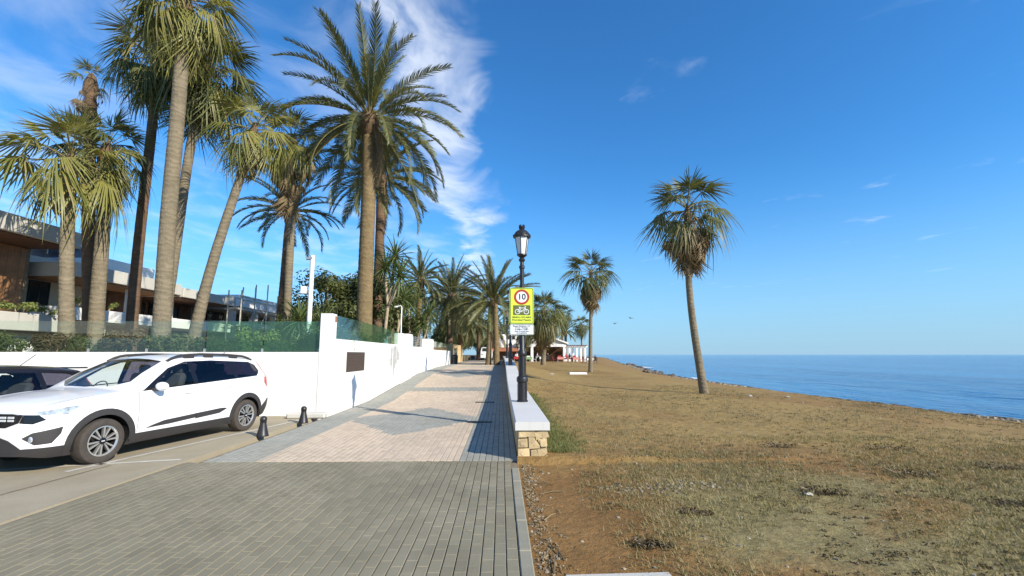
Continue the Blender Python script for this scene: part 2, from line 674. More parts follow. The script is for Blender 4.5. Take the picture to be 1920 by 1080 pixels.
def many_bricks(name, items, w, l, mats, parent, h=.03, bv=.004):
    """items: (x,y,z,slope,mat) -> one joined mesh"""
    n = len(items)
    hx, hy = w / 2, l / 2
    base = np.array([(sx * hx, sy * hy, -h) for sx, sy in ((-1, -1), (1, -1), (1, 1), (-1, 1))] +
                    [(sx * hx, sy * hy, -bv) for sx, sy in ((-1, -1), (1, -1), (1, 1), (-1, 1))] +
                    [(sx * (hx - bv), sy * (hy - bv), 0) for sx, sy in ((-1, -1), (1, -1), (1, 1), (-1, 1))])
    quad = []
    for r in (0, 4):
        for k in range(4):
            quad.append((r + k, r + (k + 1) % 4, r + 4 + (k + 1) % 4, r + 4 + k))
    quad.append((8, 9, 10, 11))
    quad = np.array(quad)
    it = np.array(items, dtype=float)
    rng = np.random.default_rng(5)
    V = np.repeat(base[None], n, 0).astype(float)
    V[:, :, 1] *= it[:, 5][:, None]
    V[:, :, 2] += V[:, :, 1] * it[:, 3][:, None] + rng.normal(0, .0012, n)[:, None]
    V[:, 8:, 2] += rng.normal(0, .0008, (n, 4))
    V += it[:, None, :3]
    F = (quad[None] + (np.arange(n) * 12)[:, None, None]).reshape(-1, 4)
    me = bpy.data.meshes.new(name)
    me.from_pydata(V.reshape(-1, 3).tolist(), [], F.tolist())
    for m in mats:
        me.materials.append(m)
    me.polygons.foreach_set('material_index', np.repeat(it[:, 4].astype(int), 9))
    me.update()
    o = link(name, me, parent)
    o['kind'] = 'stuff'
    return o


def nearest_split(items, n, key):
    s = sorted(items, key=key)
    return s[:n], s[n:]


# foreground crossing of grey pavers, running along the walk
b = MB()
b.box((-2.35, 2.05, -.09), (4.95, 10.06, .15))
crossing = tag(b.build('brick_crossing', M['bedding']), kind='structure')
items = []
PW, PL, J = .1, .2, .0075
ncol = 49
for c in range(ncol):
    x = .095 - c * PW
    for r_ in range(-1, 52):
        y = -2.95 + r_ * PL + (PL / 2 if c % 2 else 0)
        if y + PL / 2 > 7.06:
            if y - PL / 2 < 7.0:
                items.append((x, (y - PL / 2 + 7.07) / 2, 0.0, 0.0, 0, (7.07 - y + PL / 2 - J) / (PL - J)))
            continue
        items.append((x, y, 0.0, 0.0, 0, 1.0))
vis = lambda q: (0 if (q[1] > 3.52 and abs(q[0] + .05) < q[1] * 1.17) else 100) + math.hypot(q[0], q[1])
near, rest = nearest_split(items, 300, vis)
bm_ = brick_mesh('paver', PW - J, PL - JY, M['paver_grey'])
for q in near:
    o = link('paver', bm_, crossing)
    o.location = (q[0], q[1], q[2] + random.gauss(0, .0012))
    o.scale.y = q[5]
    o.rotation_euler = (random.gauss(0, .006), random.gauss(0, .008), random.gauss(0, .004))
many_bricks('paver_field', rest, PW - J, PL - JY, [M['paver_grey']], crossing)

# kerb stones down the beach side of the crossing
kerb = None
b = MB()
b.box((.20, 2.05, -.1), (.11, 10.0, .15))
kerb = tag(b.build('kerb', M['mortar']), kind='structure')
for i in range(15):
    y = -2.9 + i * .68
    if y + .66 > 7.1:
        continue
    b = MB()
    b.box((.203 + random.uniform(-.003, .003), y + .33, -.05 + random.uniform(-.004, .003)), (.105, .668, .12), bev=.009)
    b.build('kerb_stone', M['kerb'], kerb)

# the promenade itself: pink field, blue-grey borders, diamonds and cross bands
YS = [7.1, 13, 16, 20, 25, 32, 50, 90]
vs, fs = [], []
for y in YS:
    vs += [(-4.62, y, pz(y) - .02), (.26, y, pz(y) - .02), (-4.62, y, pz(y) - .3), (.26, y, pz(y) - .3)]
for i in range(len(YS) - 1):
    a = 4 * i
    fs += [(a, a + 1, a + 5, a + 4), (a, a + 4, a + 6, a + 2), (a + 1, a + 3, a + 7, a + 5)]
fs += [(0, 2, 3, 1)]
b = MB()
b.add(vs, fs)
prom = tag(b.build('promenade', M['bedding'], fix=False), kind='structure')


def prom_mat(x, y):
    if x < -3.72 or x > -.62:
        return 1
    for c in (11.6, 25.2, 38.8):
        if abs(x + 2.17) / 1.72 + abs(y - c) / 2.35 < 1:
            return 1
    for c in (18.6, 32.2):
        if abs(y - c) < .55:
            return 1
    return 0


items = []
for c in range(48):
    x = .205 - c * PW
    r_ = 0
    while True:
        y = 7.1 + PL / 2 + r_ * PL + (PL / 2 if c % 2 else 0)
        r_ += 1
        if y > 62:
            break
        if x < -4.62:
            continue
        sl = (pz(y + .1) - pz(y - .1)) / .2
        items.append((x, y, pz(y), sl, prom_mat(x, y), 1.0))
    if c % 2 and x >= -4.62:
        items.append((x, 7.1 + PL / 4, 0.0, 0.0, prom_mat(x, 7.15), .47))
near, rest = nearest_split(items, 300, lambda q: q[1] + (0 if -3.9 < q[0] < .2 else 2))
pm = [brick_mesh('paver', PW - J, PL - JY, M['paver_pink']), brick_mesh('paver', PW - J, PL - JY, M['paver_blue'])]
for q in near:
    o = link('paver', pm[q[4]], prom)
    o.location = (q[0], q[1], q[2] + random.gauss(0, .0012))
    o.scale.y = q[5]
    o.rotation_euler = (random.gauss(0, .006), random.gauss(0, .008), random.gauss(0, .004))
many_bricks('paver_field', rest, PW - J, PL - JY, [M['paver_pink'], M['paver_blue']], prom)
# worn far end of the walk
b = MB()
b.box((-2.2, 90, .76), (4.9, 56.5, .06))
tag(b.build('far_promenade', M['kerb']), kind='structure')

# flush drain gratings in the shade of the low wall
for k, (x0, x1, y) in enumerate(((-.80, -.22, 11.0), (-.86, -.22, 15.2))):
    g = thing('drain_grating', ['dark metal drain grating nearest the stone end of the low wall', 'dark metal drain grating further up the shaded strip of the walk'][k], 'grating', ((x0 + x1) / 2, y, pz(y)), group='drain gratings in the walk')
    b = MB()
    w = x1 - x0
    for s in (-1, 1):
        b.box((0, s * .095, .006), (w, .02, .012))
        b.box((s * (w / 2 - .01), 0, .006), (.02, .17, .012))
    b.build('frame', M['metal_dark'], g)
    for i in range(9):
        b = MB()
        b.box((-w / 2 + .06 + i * (w - .12) / 8, 0, .005), (.03, .17, .008))
        b.build('bar', M['rust'] if 'rust' in M else M['metal_dark'], g)

# ------------------------------------------------------------------ low sea wall with a cast cap
wall = thing('sea_wall', 'low cream stone wall with pale cast cap beside the walk', 'wall', (.48, 7.1, 0))
YS = [7.13, 10, 13, 16, 18, 20, 22, 25, 28, 32, 40, 50, 62]
vs, fs = [], []
for y in YS:
    z = pz(y)
    vs += [(.28, y, z - .3), (.70, y, z - .3), (.70, y, z + .445), (.28, y, z + .445)]
for i in range(len(YS) - 1):
    a = 4 * i
    fs += [(a, a + 4, a + 7, a + 3), (a + 1, a + 2, a + 6, a + 5), (a + 3, a + 7, a + 6, a + 2)]
fs += [(0, 3, 2, 1)]
b = MB()
b.add(vs, fs)
core = b.build('rubble_core', M['mortar'], wall, world=True)
SW = [[(0, 0), (.28, 0), (.30, .22), (0, .24)], [(.33, 0), (.52, .02), (.50, .14), (.36, .16)],
      [(.56, .02), (.76, .02), (.88, .2), (.86, .24), (.62, .22), (.54, .12)], [(.80, .02), (1, 0), (1, .22), (.92, .2)],
      [(0, .28), (.32, .26), (.33, .55), (0, .55)], [(.36, .2), (.52, .18), (.75, .5), (.74, .58), (.37, .6)],
      [(.66, .28), (.98, .26), (1, .52), (.8, .54)], [(0, .6), (.38, .58), (.4, .85), (.3, .95), (0, 1)],
      [(.44, .64), (.78, .61), (.98, .56), (1, .75), (.85, .85), (.45, .92)], [(.47, .96), (.9, .88), (1, .8), (1, 1.05), (.45, 1.05)]]
for pl in SW:
    b = MB()
    b.prism(pl, lambda u, v, d: (.265 + .455 * u, 7.13 - d * .035 + random.uniform(-.003, .003), .44 - .46 * v), 0, 1, bev=.25)
    b.build('stone', M['stone'], core, world=True)
# side stones, both long faces
rs = random.Random(4)
for side in (0, 1):
    for row in range(2):
        y = 7.16 + rs.uniform(0, .1)
        while y < 24:
            l = rs.uniform(.2, .42) * (1 + (y - 7) * .05)
            za, zb = (.02, .21) if row == 0 else (.23, .435)
            j = lambda: rs.uniform(-.018, .018)
            z0 = pz(y + l / 2)
            pl = [(y + j(), z0 + za + j()), (y + l - .03 + j(), z0 + za + j()), (y + l - .03 + j(), z0 + zb + j() * .5), (y + l * .5 + j(), z0 + zb + j() * .4), (y + j(), z0 + zb + j() * .5)]
            if side == 0:
                fn = lambda u, v, d: (.28 - d * .022, u, v)
            else:
                fn = lambda u, v, d: (.70 + d * .022, u, v)
            b = MB()
            b.prism(pl, fn, 0, 1, bev=.02)
            b.build('stone', M['stone'], core, world=True)
            y += l
# cap slabs
y = 7.06
while y < 62:
    l = 3.05 if y < 30 else 6
    if y < 8:
        l = 2.72
    y1 = y + l
    za, zb = pz(max(y, 7.1)), pz(y1)
    vs = []
    g = .006
    bv = .014
    for yy, z in ((y + g, za), (y1 - g, zb)):
        vs += [(.22, yy, z + .45), (.76, yy, z + .45), (.76, yy, z + .58 - bv), (.76 - bv, yy, z + .58), (.22 + bv, yy, z + .58), (.22, yy, z + .58 - bv)]
    fs = [(k, (k + 1) % 6, 6 + (k + 1) % 6, 6 + k) for k in range(6)] + [(5, 4, 3, 2, 1, 0), (6, 7, 8, 9, 10, 11)]
    b = MB()
    b.add(vs, fs)
    b.build('cap_slab', M['cap'], wall, world=True)
    y = y1

M['rust'] = mat_plain('brown_iron', (.10, .062, .045), .6, .3, 12, .2, 60)
M['pane'] = mat_glass('clear_glass', (.90, .95, .92), .03, .025, (.25, .35, .28))
M['pane_green'] = mat_glass('green_tinted_glass', (.70, .87, .76), .03, .11, (.13, .25, .15))
M['pane_teal'] = mat_glass('teal_tinted_glass', (.72, .88, .86), .03, .06, (.10, .25, .25))
M['box_dark'] = mat_plain('dark_bronze', (.055, .042, .032), .5, .2, 10, .2, 60)
M['stain'] = mat_plain('bare_plaster', (.42, .41, .39), .9, .2, 6, .4, 60)
M['crack'] = mat_plain('dark_joint', (.20, .20, .20), .9, .2, 6, .2, 60)
M['yellow_sign'] = mat_plain('fluorescent_yellow', (.70, .80, .06), .45, .03, 4, 0)
M['sign_white'] = mat_plain('sign_white', (.80, .82, .84), .4, .02, 4, 0)
M['sign_green'] = mat_plain('sign_border_green', (.045, .13, .05), .45, .05, 4, 0)
M['sign_olive'] = mat_plain('sign_panel_olive', (.12, .14, .035), .45, .05, 4, 0)
M['sign_red'] = mat_plain('sign_red', (.42, .045, .015), .45, .05, 4, 0)
M['sign_black'] = mat_plain('sign_black', (.015, .016, .018), .45, .05, 4, 0)
M['opal'] = mat_plain('opal_lantern_glass', (.66, .68, .68), .25, .04, 4, 0)

# ------------------------------------------------------------------ white boundary wall, facing the parking and the walk
WX, WY = -4.62, 12.2            # outer corner
T = .28
bw = thing('boundary_wall', 'tall white rendered garden wall with green glass panels along its top', 'wall', (WX, WY, 0))
b = MB()
b.box((-22.6, WY + T / 2, .695), (35.3, T, 1.99))
b.build('front_wall', M['white_wall'], bw, world=True)
b = MB()
b.box((WX - .16, WY + .16, 1.22), (.33, .33, 3.04), bev=.012)
pier = b.build('pier', M['white_wall'], bw, world=True)
b = MB()
b.box((WX + .012, WY + .22, 2.60), (.02, .10, .16), bev=.004)
b.build('name_tile', mat_plain('terracotta_tile', (.34, .13, .05), .6, .2, 8, .2, 40), pier, world=True)


def side_wall(y0, y1, top):
    b = MB()
    n = 8
    vs, fs = [], []
    for i in range(n + 1):
        y = y0 + (y1 - y0) * i / n
        zb = pz(y) - .4
        vs += [(WX, y, zb), (WX, y, top), (WX - T, y, top), (WX - T, y, zb)]
    for i in range(n):
        a = 4 * i
        fs += [(a, a + 4, a + 5, a + 1), (a + 1, a + 5, a + 6, a + 2), (a + 2, a + 6, a + 7, a + 3)]
    fs += [(0, 1, 2, 3), (4 * n, 4 * n + 3, 4 * n + 2, 4 * n + 1)]
    b.add(vs, fs)
    return b.build('side_wall', M['white_wall'], bw, world=True)


sw = side_wall(12.53, 20.6, 2.06)
sw2 = side_wall(23.0, 26.9, 2.04)
sw3 = side_wall(30.1, 40.8, 1.95)
for (ya, yb, top) in ((20.6, 21.9, 2.70), (21.9, 23.0, 2.74), (26.9, 28.4, 2.66), (28.4, 30.1, 2.72)):
    b = MB()
    b.box((WX - T / 2 + .02, (ya + yb) / 2, (top - .3) / 2 + .15), (T + .06, yb - ya - .01, top - .2), bev=.01)
    b.build('pier', M['white_wall'], bw, world=True)
# panes along the front and the side; each pane its own part
for i in range(18):
    x1 = WX - .36 - i * 1.55
    b = MB()
    b.box((x1 - .765, WY + T / 2, 2.115), (1.52, .012, .83))
    b.build('glass_pane', M['pane_green' if i < 2 else 'pane'], bw, world=True)
for (ya, yb, zb, h) in ((12.56, 15.2, 2.06, .68), (15.22, 17.9, 2.06, .66), (17.92, 20.56, 2.06, .62), (30.15, 33.6, 1.95, .6), (33.63, 37.1, 1.95, .6), (37.13, 40.7, 1.95, .6)):
    b = MB()
    b.box((WX - T / 2, (ya + yb) / 2, zb + h / 2), (.012, yb - ya, h))
    b.build('glass_pane', M['pane_teal' if ya < 13 else 'pane_green'], bw, world=True)
# clamps
b = MB()
for i in range(19):
    b.box((WX - .36 - i * 1.55, WY + T / 2 - .012, 1.74), (.05, .03, .09))
b.build('pane_clamps', M['steel'], bw, world=True)
# slatted steel gap panel between the piers
for k in range(6):
    b = MB()
    b.box((WX - T / 2, 24.95, 2.10 + k * .095), (.02, 3.85, .035))
    b.build('slat', M['steel'], bw, world=True)
for y in (23.1, 24.9, 26.8):
    b = MB()
    b.box((WX - T / 2 - .03, y, 2.33), (.03, .04, .62))
    b.build('slat_post', M['steel'], bw, world=True)
# dark niche for the meter
b = MB()
b.box((WX + .004, 14.3, 1.40), (.03, 1.72, .60), bev=.006)
nb = b.build('meter_niche', M['box_dark'], bw, world=True)
for k in range(9):
    b = MB()
    b.box((WX + .022, 14.3, 1.16 + k * .06), (.012, 1.56, .035), tilt=Matrix.Rotation(R(25), 3, 'Y'))
    b.build('louvre', M['rust'], nb, world=True)
# flaked patch where render has come away (a stain with a ragged outline of its own)
rs = random.Random(21)
def patch(y0, w, z0, h, n):
    b = MB()
    for i in range(n):
        u = (i + .5) / n
        if rs.random() < .16:
            continue
        top = z0 + h * (1.0 if u > .36 else .50) - abs(rs.gauss(0, .10)) - (.22 * (u - .8) / .2 if u > .8 else 0)
        bot = z0 + h * 1.15 * abs(u - .56) ** 1.1 + rs.gauss(0, .07)
        if abs(u - .56) < .05:
            bot = z0 - .25
        if top - bot < .06:
            continue
        y = y0 + w * i / n
        b.add([(WX + .003, y, bot), (WX + .003, y + w / n * .98, bot + rs.uniform(-.05, .05)), (WX + .003, y + w / n * .98, top), (WX + .003, y, top + rs.uniform(-.06, .0))], [(0, 1, 2, 3)])
    return b
patch(17.9, 2.4, .95, 1.08, 44).build('bare_patch', M['stain'], sw, world=True, fix=False)
for y, z0, z1 in ((15.93, .95, 1.86), (22.0, .6, 2.35), (25.6, .75, 1.9), (30.14, .8, 1.9), (35.0, .85, 1.9), (38.5, .85, 1.9)):
    b = MB()
    b.box((WX + .004, y, (z0 + z1) / 2), (.010, .016, z1 - z0))
    b.build('joint', M['crack'], bw, world=True)

# raised garden behind the wall
b = MB()
b.box((-45, 62.3, .72), (80, 99, 1.45))
tag(b.build('garden_ground', M['earth']), kind='structure')

# stone-faced wall, bin and parked vehicle further up the walk
fw = thing('stone_garden_wall', 'beige stone garden wall with piers beyond the white wall', 'wall', (-4.75, 43, .78))
b = MB()
b.box((-4.75, 46.2, 1.35), (.3, 9.6, 1.4))
b.build('wall_panel', M['stone'], fw, world=True)
for y in (41.5, 45.0, 48.6, 51.1):
    b = MB()
    b.box((-4.70, y, 1.62), (.5, .5, 2.0), bev=.02)
    b.build('pier', M['stone'], fw, world=True)
b = MB()
b.box((-4.75, 46.5, 2.35), (.06, 8.6, .6))
b.build('reed_screen', mat_plain('reed_screen', (.17, .14, .075), .9, .3, 6, .5, 30), fw, world=True)

wb = thing('litter_bin', 'dark grey litter bin at the end of the white wall', 'bin', (-4.2, 40.6, .78))
b = MB()
b.lathe([(.24, 0), (.27, .62), (.28, .66)], 12)
b.build('body', M['metal_dark'], wb, smooth=30)
b = MB()
b.lathe([(.29, .67), (.29, .72), (.18, .82), (0, .84)], 12)
b.build('lid', M['metal_dark'], wb, smooth=30)

# ------------------------------------------------------------------ street lamps on the sea wall
def lamp(loc, label):
    g = thing('street_lamp', label, 'street lamp', loc, group='lamps along the sea wall')
    b = MB()
    b.lathe([(.125, 0), (.125, .03), (.105, .05), (.10, .42), (.125, .44), (.13, .50), (.12, .54), (.085, .57), (.078, 1.0), (.095, 1.02), (.10, 1.07), (.085, 1.12), (.06, 1.16),
             (.052, 1.9), (.046, 2.9), (.05, 3.0), (.066, 3.02), (.066, 3.07), (.046, 3.09), (.042, 3.16), (.07, 3.19), (.075, 3.22), (.05, 3.26)], 16)
    b.build('post', M['metal_dark'], g, smooth=35)
    for k in range(8):
        a = 2 * PI * k / 8
        b = MB()
        b.box((.1 * math.cos(a), .1 * math.sin(a), .24), (.018, .012, .34), rz=a)
        b.build('flute', M['metal_dark'], g)
        b = MB()
        b.box((.079 * math.cos(a), .079 * math.sin(a), .79), (.014, .010, .38), rz=a)
        b.build('flute', M['metal_dark'], g)
    # lantern: tapered hexagon
    zb, zt, rb, rt = 3.34, 3.74, .105, .165
    b = MB()
    b.lathe([(.03, 3.25), (.055, 3.27), (.12, 3.32), (.115, 3.345)], 12)
    b.build('lantern_base', M['metal_dark'], g, smooth=35)
    for k in range(6):
        a0, a1 = 2 * PI * k / 6 + .3, 2 * PI * (k + 1) / 6 + .3
        i = lambda a, r, z: (r * math.cos(a), r * math.sin(a), z)
        b = MB()
        q = [i(a0, rb, zb), i(a1, rb, zb), i(a1, rt, zt), i(a0, rt, zt)]
        q2 = [i(a0, rb - .006, zb), i(a1, rb - .006, zb), i(a1, rt - .006, zt), i(a0, rt - .006, zt)]
        b.add(q + q2, [(0, 1, 2, 3), (7, 6, 5, 4), (0, 4, 5, 1), (2, 6, 7, 3)])
        b.build('lantern_pane', M['opal'], g)
        b = MB()
        b.tube([i(a0, rb, zb), i(a0, rt, zt)], .010, 6)
        b.build('lantern_bar', M['metal_dark'], g)
    b = MB()
    b.lathe([(.17, 3.735), (.205, 3.745), (.205, 3.775), (.185, 3.785), (.165, 3.85), (.12, 3.90), (.07, 3.925), (.055, 3.94), (.065, 3.955), (.075, 3.985), (.06, 4.01), (.03, 4.02), (0, 4.02)], 18)
    hood = b.build('hood', M['metal_dark'], g, smooth=35)
    b = MB()
    for k in range(12):
        a = 2 * PI * k / 12
        b.lathe([(.0, 3.77), (.022, 3.775), (.020, 3.80), (0, 3.825)], 6, c=(.19 * math.cos(a), .19 * math.sin(a), 0))
    for k in range(6):
        a = 2 * PI * k / 6
        b.lathe([(.0, 4.0), (.018, 4.005), (.018, 4.03), (0, 4.06)], 5, c=(.055 * math.cos(a), .055 * math.sin(a), 0))
    b.build('cresting', M['metal_dark'], hood)['kind'] = 'stuff'
    return g


LX, LY = .47, 10.05
LZ = pz(10) + .58
main_lamp = lamp((LX, LY, LZ), 'black iron lamp post with glass lantern that carries the yellow sign')
lamp((LX, 23.2, pz(23.2) + .58), 'black iron lamp post half hidden behind the yellow sign')
lamp((LX, 36.5, pz(36.5) + .58), 'furthest black iron lamp post at the end of the sea wall')


# ------------------------------------------------------------------ the two sign plates on the lamp
def text_mesh(s, size, mat, bold=0.0, width=None):
    cu = bpy.data.curves.new('lettering', 'FONT')
    cu.body = s
    cu.size = size
    cu.align_x = 'CENTER'
    cu.align_y = 'CENTER'
    cu.offset = bold
    cu.extrude = .0006
    tmp = bpy.data.objects.new('tmp', cu)
    COL.objects.link(tmp)
    bpy.context.view_layer.update()
    me = bpy.data.meshes.new_from_object(tmp)
    bpy.data.objects.remove(tmp)
    bpy.data.curves.remove(cu)
    xs = [v.co.x for v in me.vertices]
    k = 1.0
    if width and xs:
        k = width / (max(xs) - min(xs))
    for v in me.vertices:
        x, y, z = v.co
        v.co = (x * k, -z, y)
    me.materials.clear()
    me.materials.append(mat)
    return me


def rrect(w, h, r, n=5):
    pts = []
    for cx, cy, a0 in ((w / 2 - r, h / 2 - r, 0), (-w / 2 + r, h / 2 - r, 90), (-w / 2 + r, -h / 2 + r, 180), (w / 2 - r, -h / 2 + r, 270)):
        for i in range(n + 1):
            a = R(a0 + 90 * i / n)
            pts.append((cx + r * math.cos(a), cy + r * math.sin(a)))
    return pts


def plate(pts, y0, y1, cz=0.0, cx=0.0):
    b = MB()
    b.prism(pts, lambda u, v, d: (cx + u, d, cz + v), y0, y1)
    return b


def ring(r0, r1, y0, y1, cx, cz, n=40):
    b = MB()
    vs, fs = [], []
    for k in range(n):
        a = 2 * PI * k / n
        c, s = math.cos(a), math.sin(a)
        vs += [(cx + r0 * c, y0, cz + r0 * s), (cx + r1 * c, y0, cz + r1 * s), (cx + r1 * c, y1, cz + r1 * s), (cx + r0 * c, y1, cz + r0 * s)]
    for k in range(n):
        a, q = 4 * k, 4 * ((k + 1) % n)
        fs += [(a, a + 1, q + 1, q), (a + 1, a + 2, q + 2, q + 1), (a + 2, a + 3, q + 3, q + 2), (a + 3, a, q, q + 3)]
    b.add(vs, fs)
    return b


SY = LY - .075
sg = thing('speed_sign', 'yellow sign with red ringed 10 and a white bicycle on the lamp post', 'sign', (.46, SY, 2.72))
plate(rrect(.545, .82, .04), .004, 0).build('backing_plate', M['yellow_sign'], sg)
b = MB()
po, pi_ = rrect(.525, .80, .035), rrect(.497, .772, .025)
n = len(po)
b.add([(u, -.002, v) for u, v in po] + [(u, -.002, v) for u, v in pi_], [(k, (k + 1) % n, n + (k + 1) % n, n + k) for k in range(n)])
b.build('border', M['sign_green'], sg, fix=False)
b = MB()
b.lathe([(.165, -.002), (.165, -.0035), (0, -.0035)], 40, c=(0, 0, .20), axis='Y')
b.build('disc', M['sign_white'], sg)
ring(.125, .175, -.003, -.005, 0, .20).build('red_ring', M['sign_red'], sg)
o = link('numerals', text_mesh('10', .185, M['sign_black'], .004), sg)
o.location = (0, -.006, .20)
plate(rrect(.39, .225, .012), -.002, -.004, -.10).build('bicycle_panel', M['sign_olive'], sg)
# bicycle pictogram
b = MB()
bz = -.135
def seg(p, q, r=.007):
    b.tube([(p[0], -.006, p[1]), (q[0], -.006, q[1])], r, 5)
bb, st, hd = (-.005, bz + .0), (-.045, bz + .082), (.078, bz + .088)
rw_, fw_ = (-.097, bz), (.102, bz)
for p, q in ((bb, st), (bb, hd), (st, hd), (rw_, bb), (rw_, st), (fw_, hd), (hd, (.07, bz + .115)), ((.07, bz + .115), (.098, bz + .118)), (st, (-.052, bz + .102)), ((-.075, bz + .103), (-.028, bz + .103))):
    seg(p, q)
b.build('bicycle_frame', M['sign_white'], sg)
for c in (rw_, fw_):
    ring(.047, .060, -.0045, -.008, c[0], c[1], 28).build('bicycle_wheel', M['sign_white'], sg)
for s, z, w, h_ in (('SENDA CICLABLE', -.262, .43, .05), ('Prioridad Peatón', -.322, .43, .052)):
    o = link('lettering', text_mesh(s, h_, M['sign_olive'], .0012, w), sg)
    o.location = (0, -.004, z)
ps = thing('notice_plate', 'small white notice plate with five lines of text under the yellow sign', 'sign', (.46, SY, 2.18))
plate(rrect(.545, .235, .03), .004, 0).build('backing_plate', M['sign_white'], ps)
b = MB()
po, pi_ = rrect(.53, .22, .028), rrect(.512, .202, .02)
b.add([(u, -.002, v) for u, v in po] + [(u, -.002, v) for u, v in pi_], [(k, (k + 1) % n, n + (k + 1) % n, n + k) for k in range(n)])
b.build('border', M['sign_green'], ps, fix=False)
for s, z, w in (('Excepto Residentes y C.A.', .078, .40), ('Horario : Domingos', .040, .30), ('de 10:00 h. a 21:00 h.', .002, .31), ('desde 15 de junio hasta', -.036, .32), ('15 de septiembre', -.074, .24)):
    o = link('lettering', text_mesh(s, .034, M['sign_black'], .0008, w), ps)
    o.location = (0, -.004, z)

# ------------------------------------------------------------------ bollards and wheel stop
for k, (x, y) in enumerate(((-4.78, 9.25), (-4.72, 10.95))):
    g = thing('bollard', ['black iron bollard at the paving edge nearer the white car', 'black iron bollard nearer the corner of the white wall'][k], 'bollard', (x, y, 0), group='bollards along the paving edge')
    b = MB()
    b.lathe([(.145, 0), (.145, .025), (.135, .05), (.10, .20), (.078, .30), (.072, .335), (.082, .345), (.082, .36), (.07, .37)], 18)
    b.build('base', M['metal_dark'], g, smooth=35)
    b = MB()
    b.lathe([(.07, .37), (.083, .395), (.085, .43), (.07, .475), (.04, .50), (0, .508)], 16)
    b.build('head', M['metal_dark'], g, smooth=True)
    g.scale = (.78, .78, .78)
ws = thing('concrete_block', 'grey concrete wheel stop lying at the foot of the white wall', 'block', (-4.98, 11.75, 0))
b = MB()
b.box((0, 0, .07), (.95, .22, .14), bev=.03, rz=.05)
b.build('block', M['concrete'], ws)

# white mast with a box, and the street light behind the wall
mp = thing('white_mast', 'slim white mast with small box behind the glass panels', 'mast', (-6.2, 14.4, 1.45))
b = MB()
b.tube([(0, 0, 0), (0, 0, 3.4)], [.075, .07], 10)
b.build('pole', M['white_paint'], mp, smooth=40)
b = MB()
b.box((-.22, 0, 2.25), (.17, .14, .24), bev=.01)
b.build('junction_box', M['white_paint'], mp)
b = MB()
b.tube([(-.15, 0, 2.2), (0, 0, 2.2)], .02, 6)
b.build('bracket', M['steel'], mp)
b = MB()
b.box((-.08, -.02, 3.30), (.22, .10, .09), bev=.01)
b.build('camera_head', M['steel'], mp)
sl = thing('garden_light', 'thin white bent light pole above the white wall pier', 'lamp', (-5.0, 22.2, 1.45))
b = MB()
b.tube([(0, 0, 0), (0, 0, 2.55), (-.05, 0, 2.6), (-.28, 0, 2.56)], .028, 8)
b.build('pole', M['white_paint'], sl, smooth=40)
b = MB()
b.box((-.28, 0, 2.54), (.16, .09, .05), bev=.01)
b.build('head', M['white_paint'], sl)

# ------------------------------------------------------------------ cars
M['car_white'] = mat_plain('white_car_paint', (.80, .80, .81), .3, .01, 2, 0, spec=.5, coat=.6)
M['car_black'] = mat_plain('black_car_paint', (.012, .011, .016), .25, .05, 2, 0, coat=.8)
M['plastic'] = mat_plain('grey_black_plastic', (.035, .032, .032), .6, .1, 12, .2, 200, bdist=.001)
M['gloss_black'] = mat_plain('gloss_black', (.01, .01, .012), .15, .05, 4, 0)
M['tyre'] = mat_plain('tyre_rubber', (.055, .045, .038), .85, .2, 12, .3, 80, bdist=.002)
M['rim'] = mat_plain('machined_alloy', (.62, .61, .59), .3, .04, 12, 0, metal=.75)
M['rim_dark'] = mat_plain('dark_wheel_well', (.008, .008, .008), .7, .1, 12, 0)
M['carglass'] = mat_glass('car_glass', (.86, .92, .90), .01)
M['privacy'] = mat_glass('privacy_glass', (.16, .14, .19), .01)
M['lens'] = mat_plain('headlamp_lens', (.36, .40, .45), .1, .65, 13, 0, coat=1)
M['tail'] = mat_plain('tail_lamp', (.45, .03, .015), .2, .2, 10, 0, coat=1)
M['seat'] = mat_plain('seat_fabric', (.04, .04, .042), .9, .2, 10, .2, 90)
M['badge'] = mat_plain('pale_badge', (.62, .63, .64), .35, .03, 10, 0)


def smooth_tab(xs, ys, sig=.035):
    g = np.linspace(-.3, 5.0, 1061)
    y = np.interp(g, xs, ys)
    k = np.exp(-.5 * (np.arange(-60, 61) * .005 / sig) ** 2)
    k /= k.sum()
    y2 = np.convolve(np.pad(y, 60, mode='edge'), k, mode='valid')
    return lambda x: float(np.interp(x, g, y2))


def clip_half(poly, p, q, inside=True):
    """poly: list of (uv, xyz); keep the part left of line p->q (or right)"""
    out = []
    n = len(poly)
    sgn = 1 if inside else -1
    d = [sgn * ((q[0] - p[0]) * (v[0][1] - p[1]) - (q[1] - p[1]) * (v[0][0] - p[0])) for v in poly]
    for i in range(n):
        j = (i + 1) % n
        if d[i] >= 0:
            out.append(poly[i])
        if (d[i] > 0 > d[j]) or (d[i] < 0 < d[j]):
            t = d[i] / (d[i] - d[j])
            a, b = poly[i], poly[j]
            out.append(((a[0][0] + (b[0][0] - a[0][0]) * t, a[0][1] + (b[0][1] - a[0][1]) * t), a[1].lerp(b[1], t)))
    return out


def area(poly):
    s = 0
    for i in range(len(poly)):
        a, b = poly[i][0], poly[(i + 1) % len(poly)][0]
        s += a[0] * b[1] - a[1] * b[0]
    return s / 2


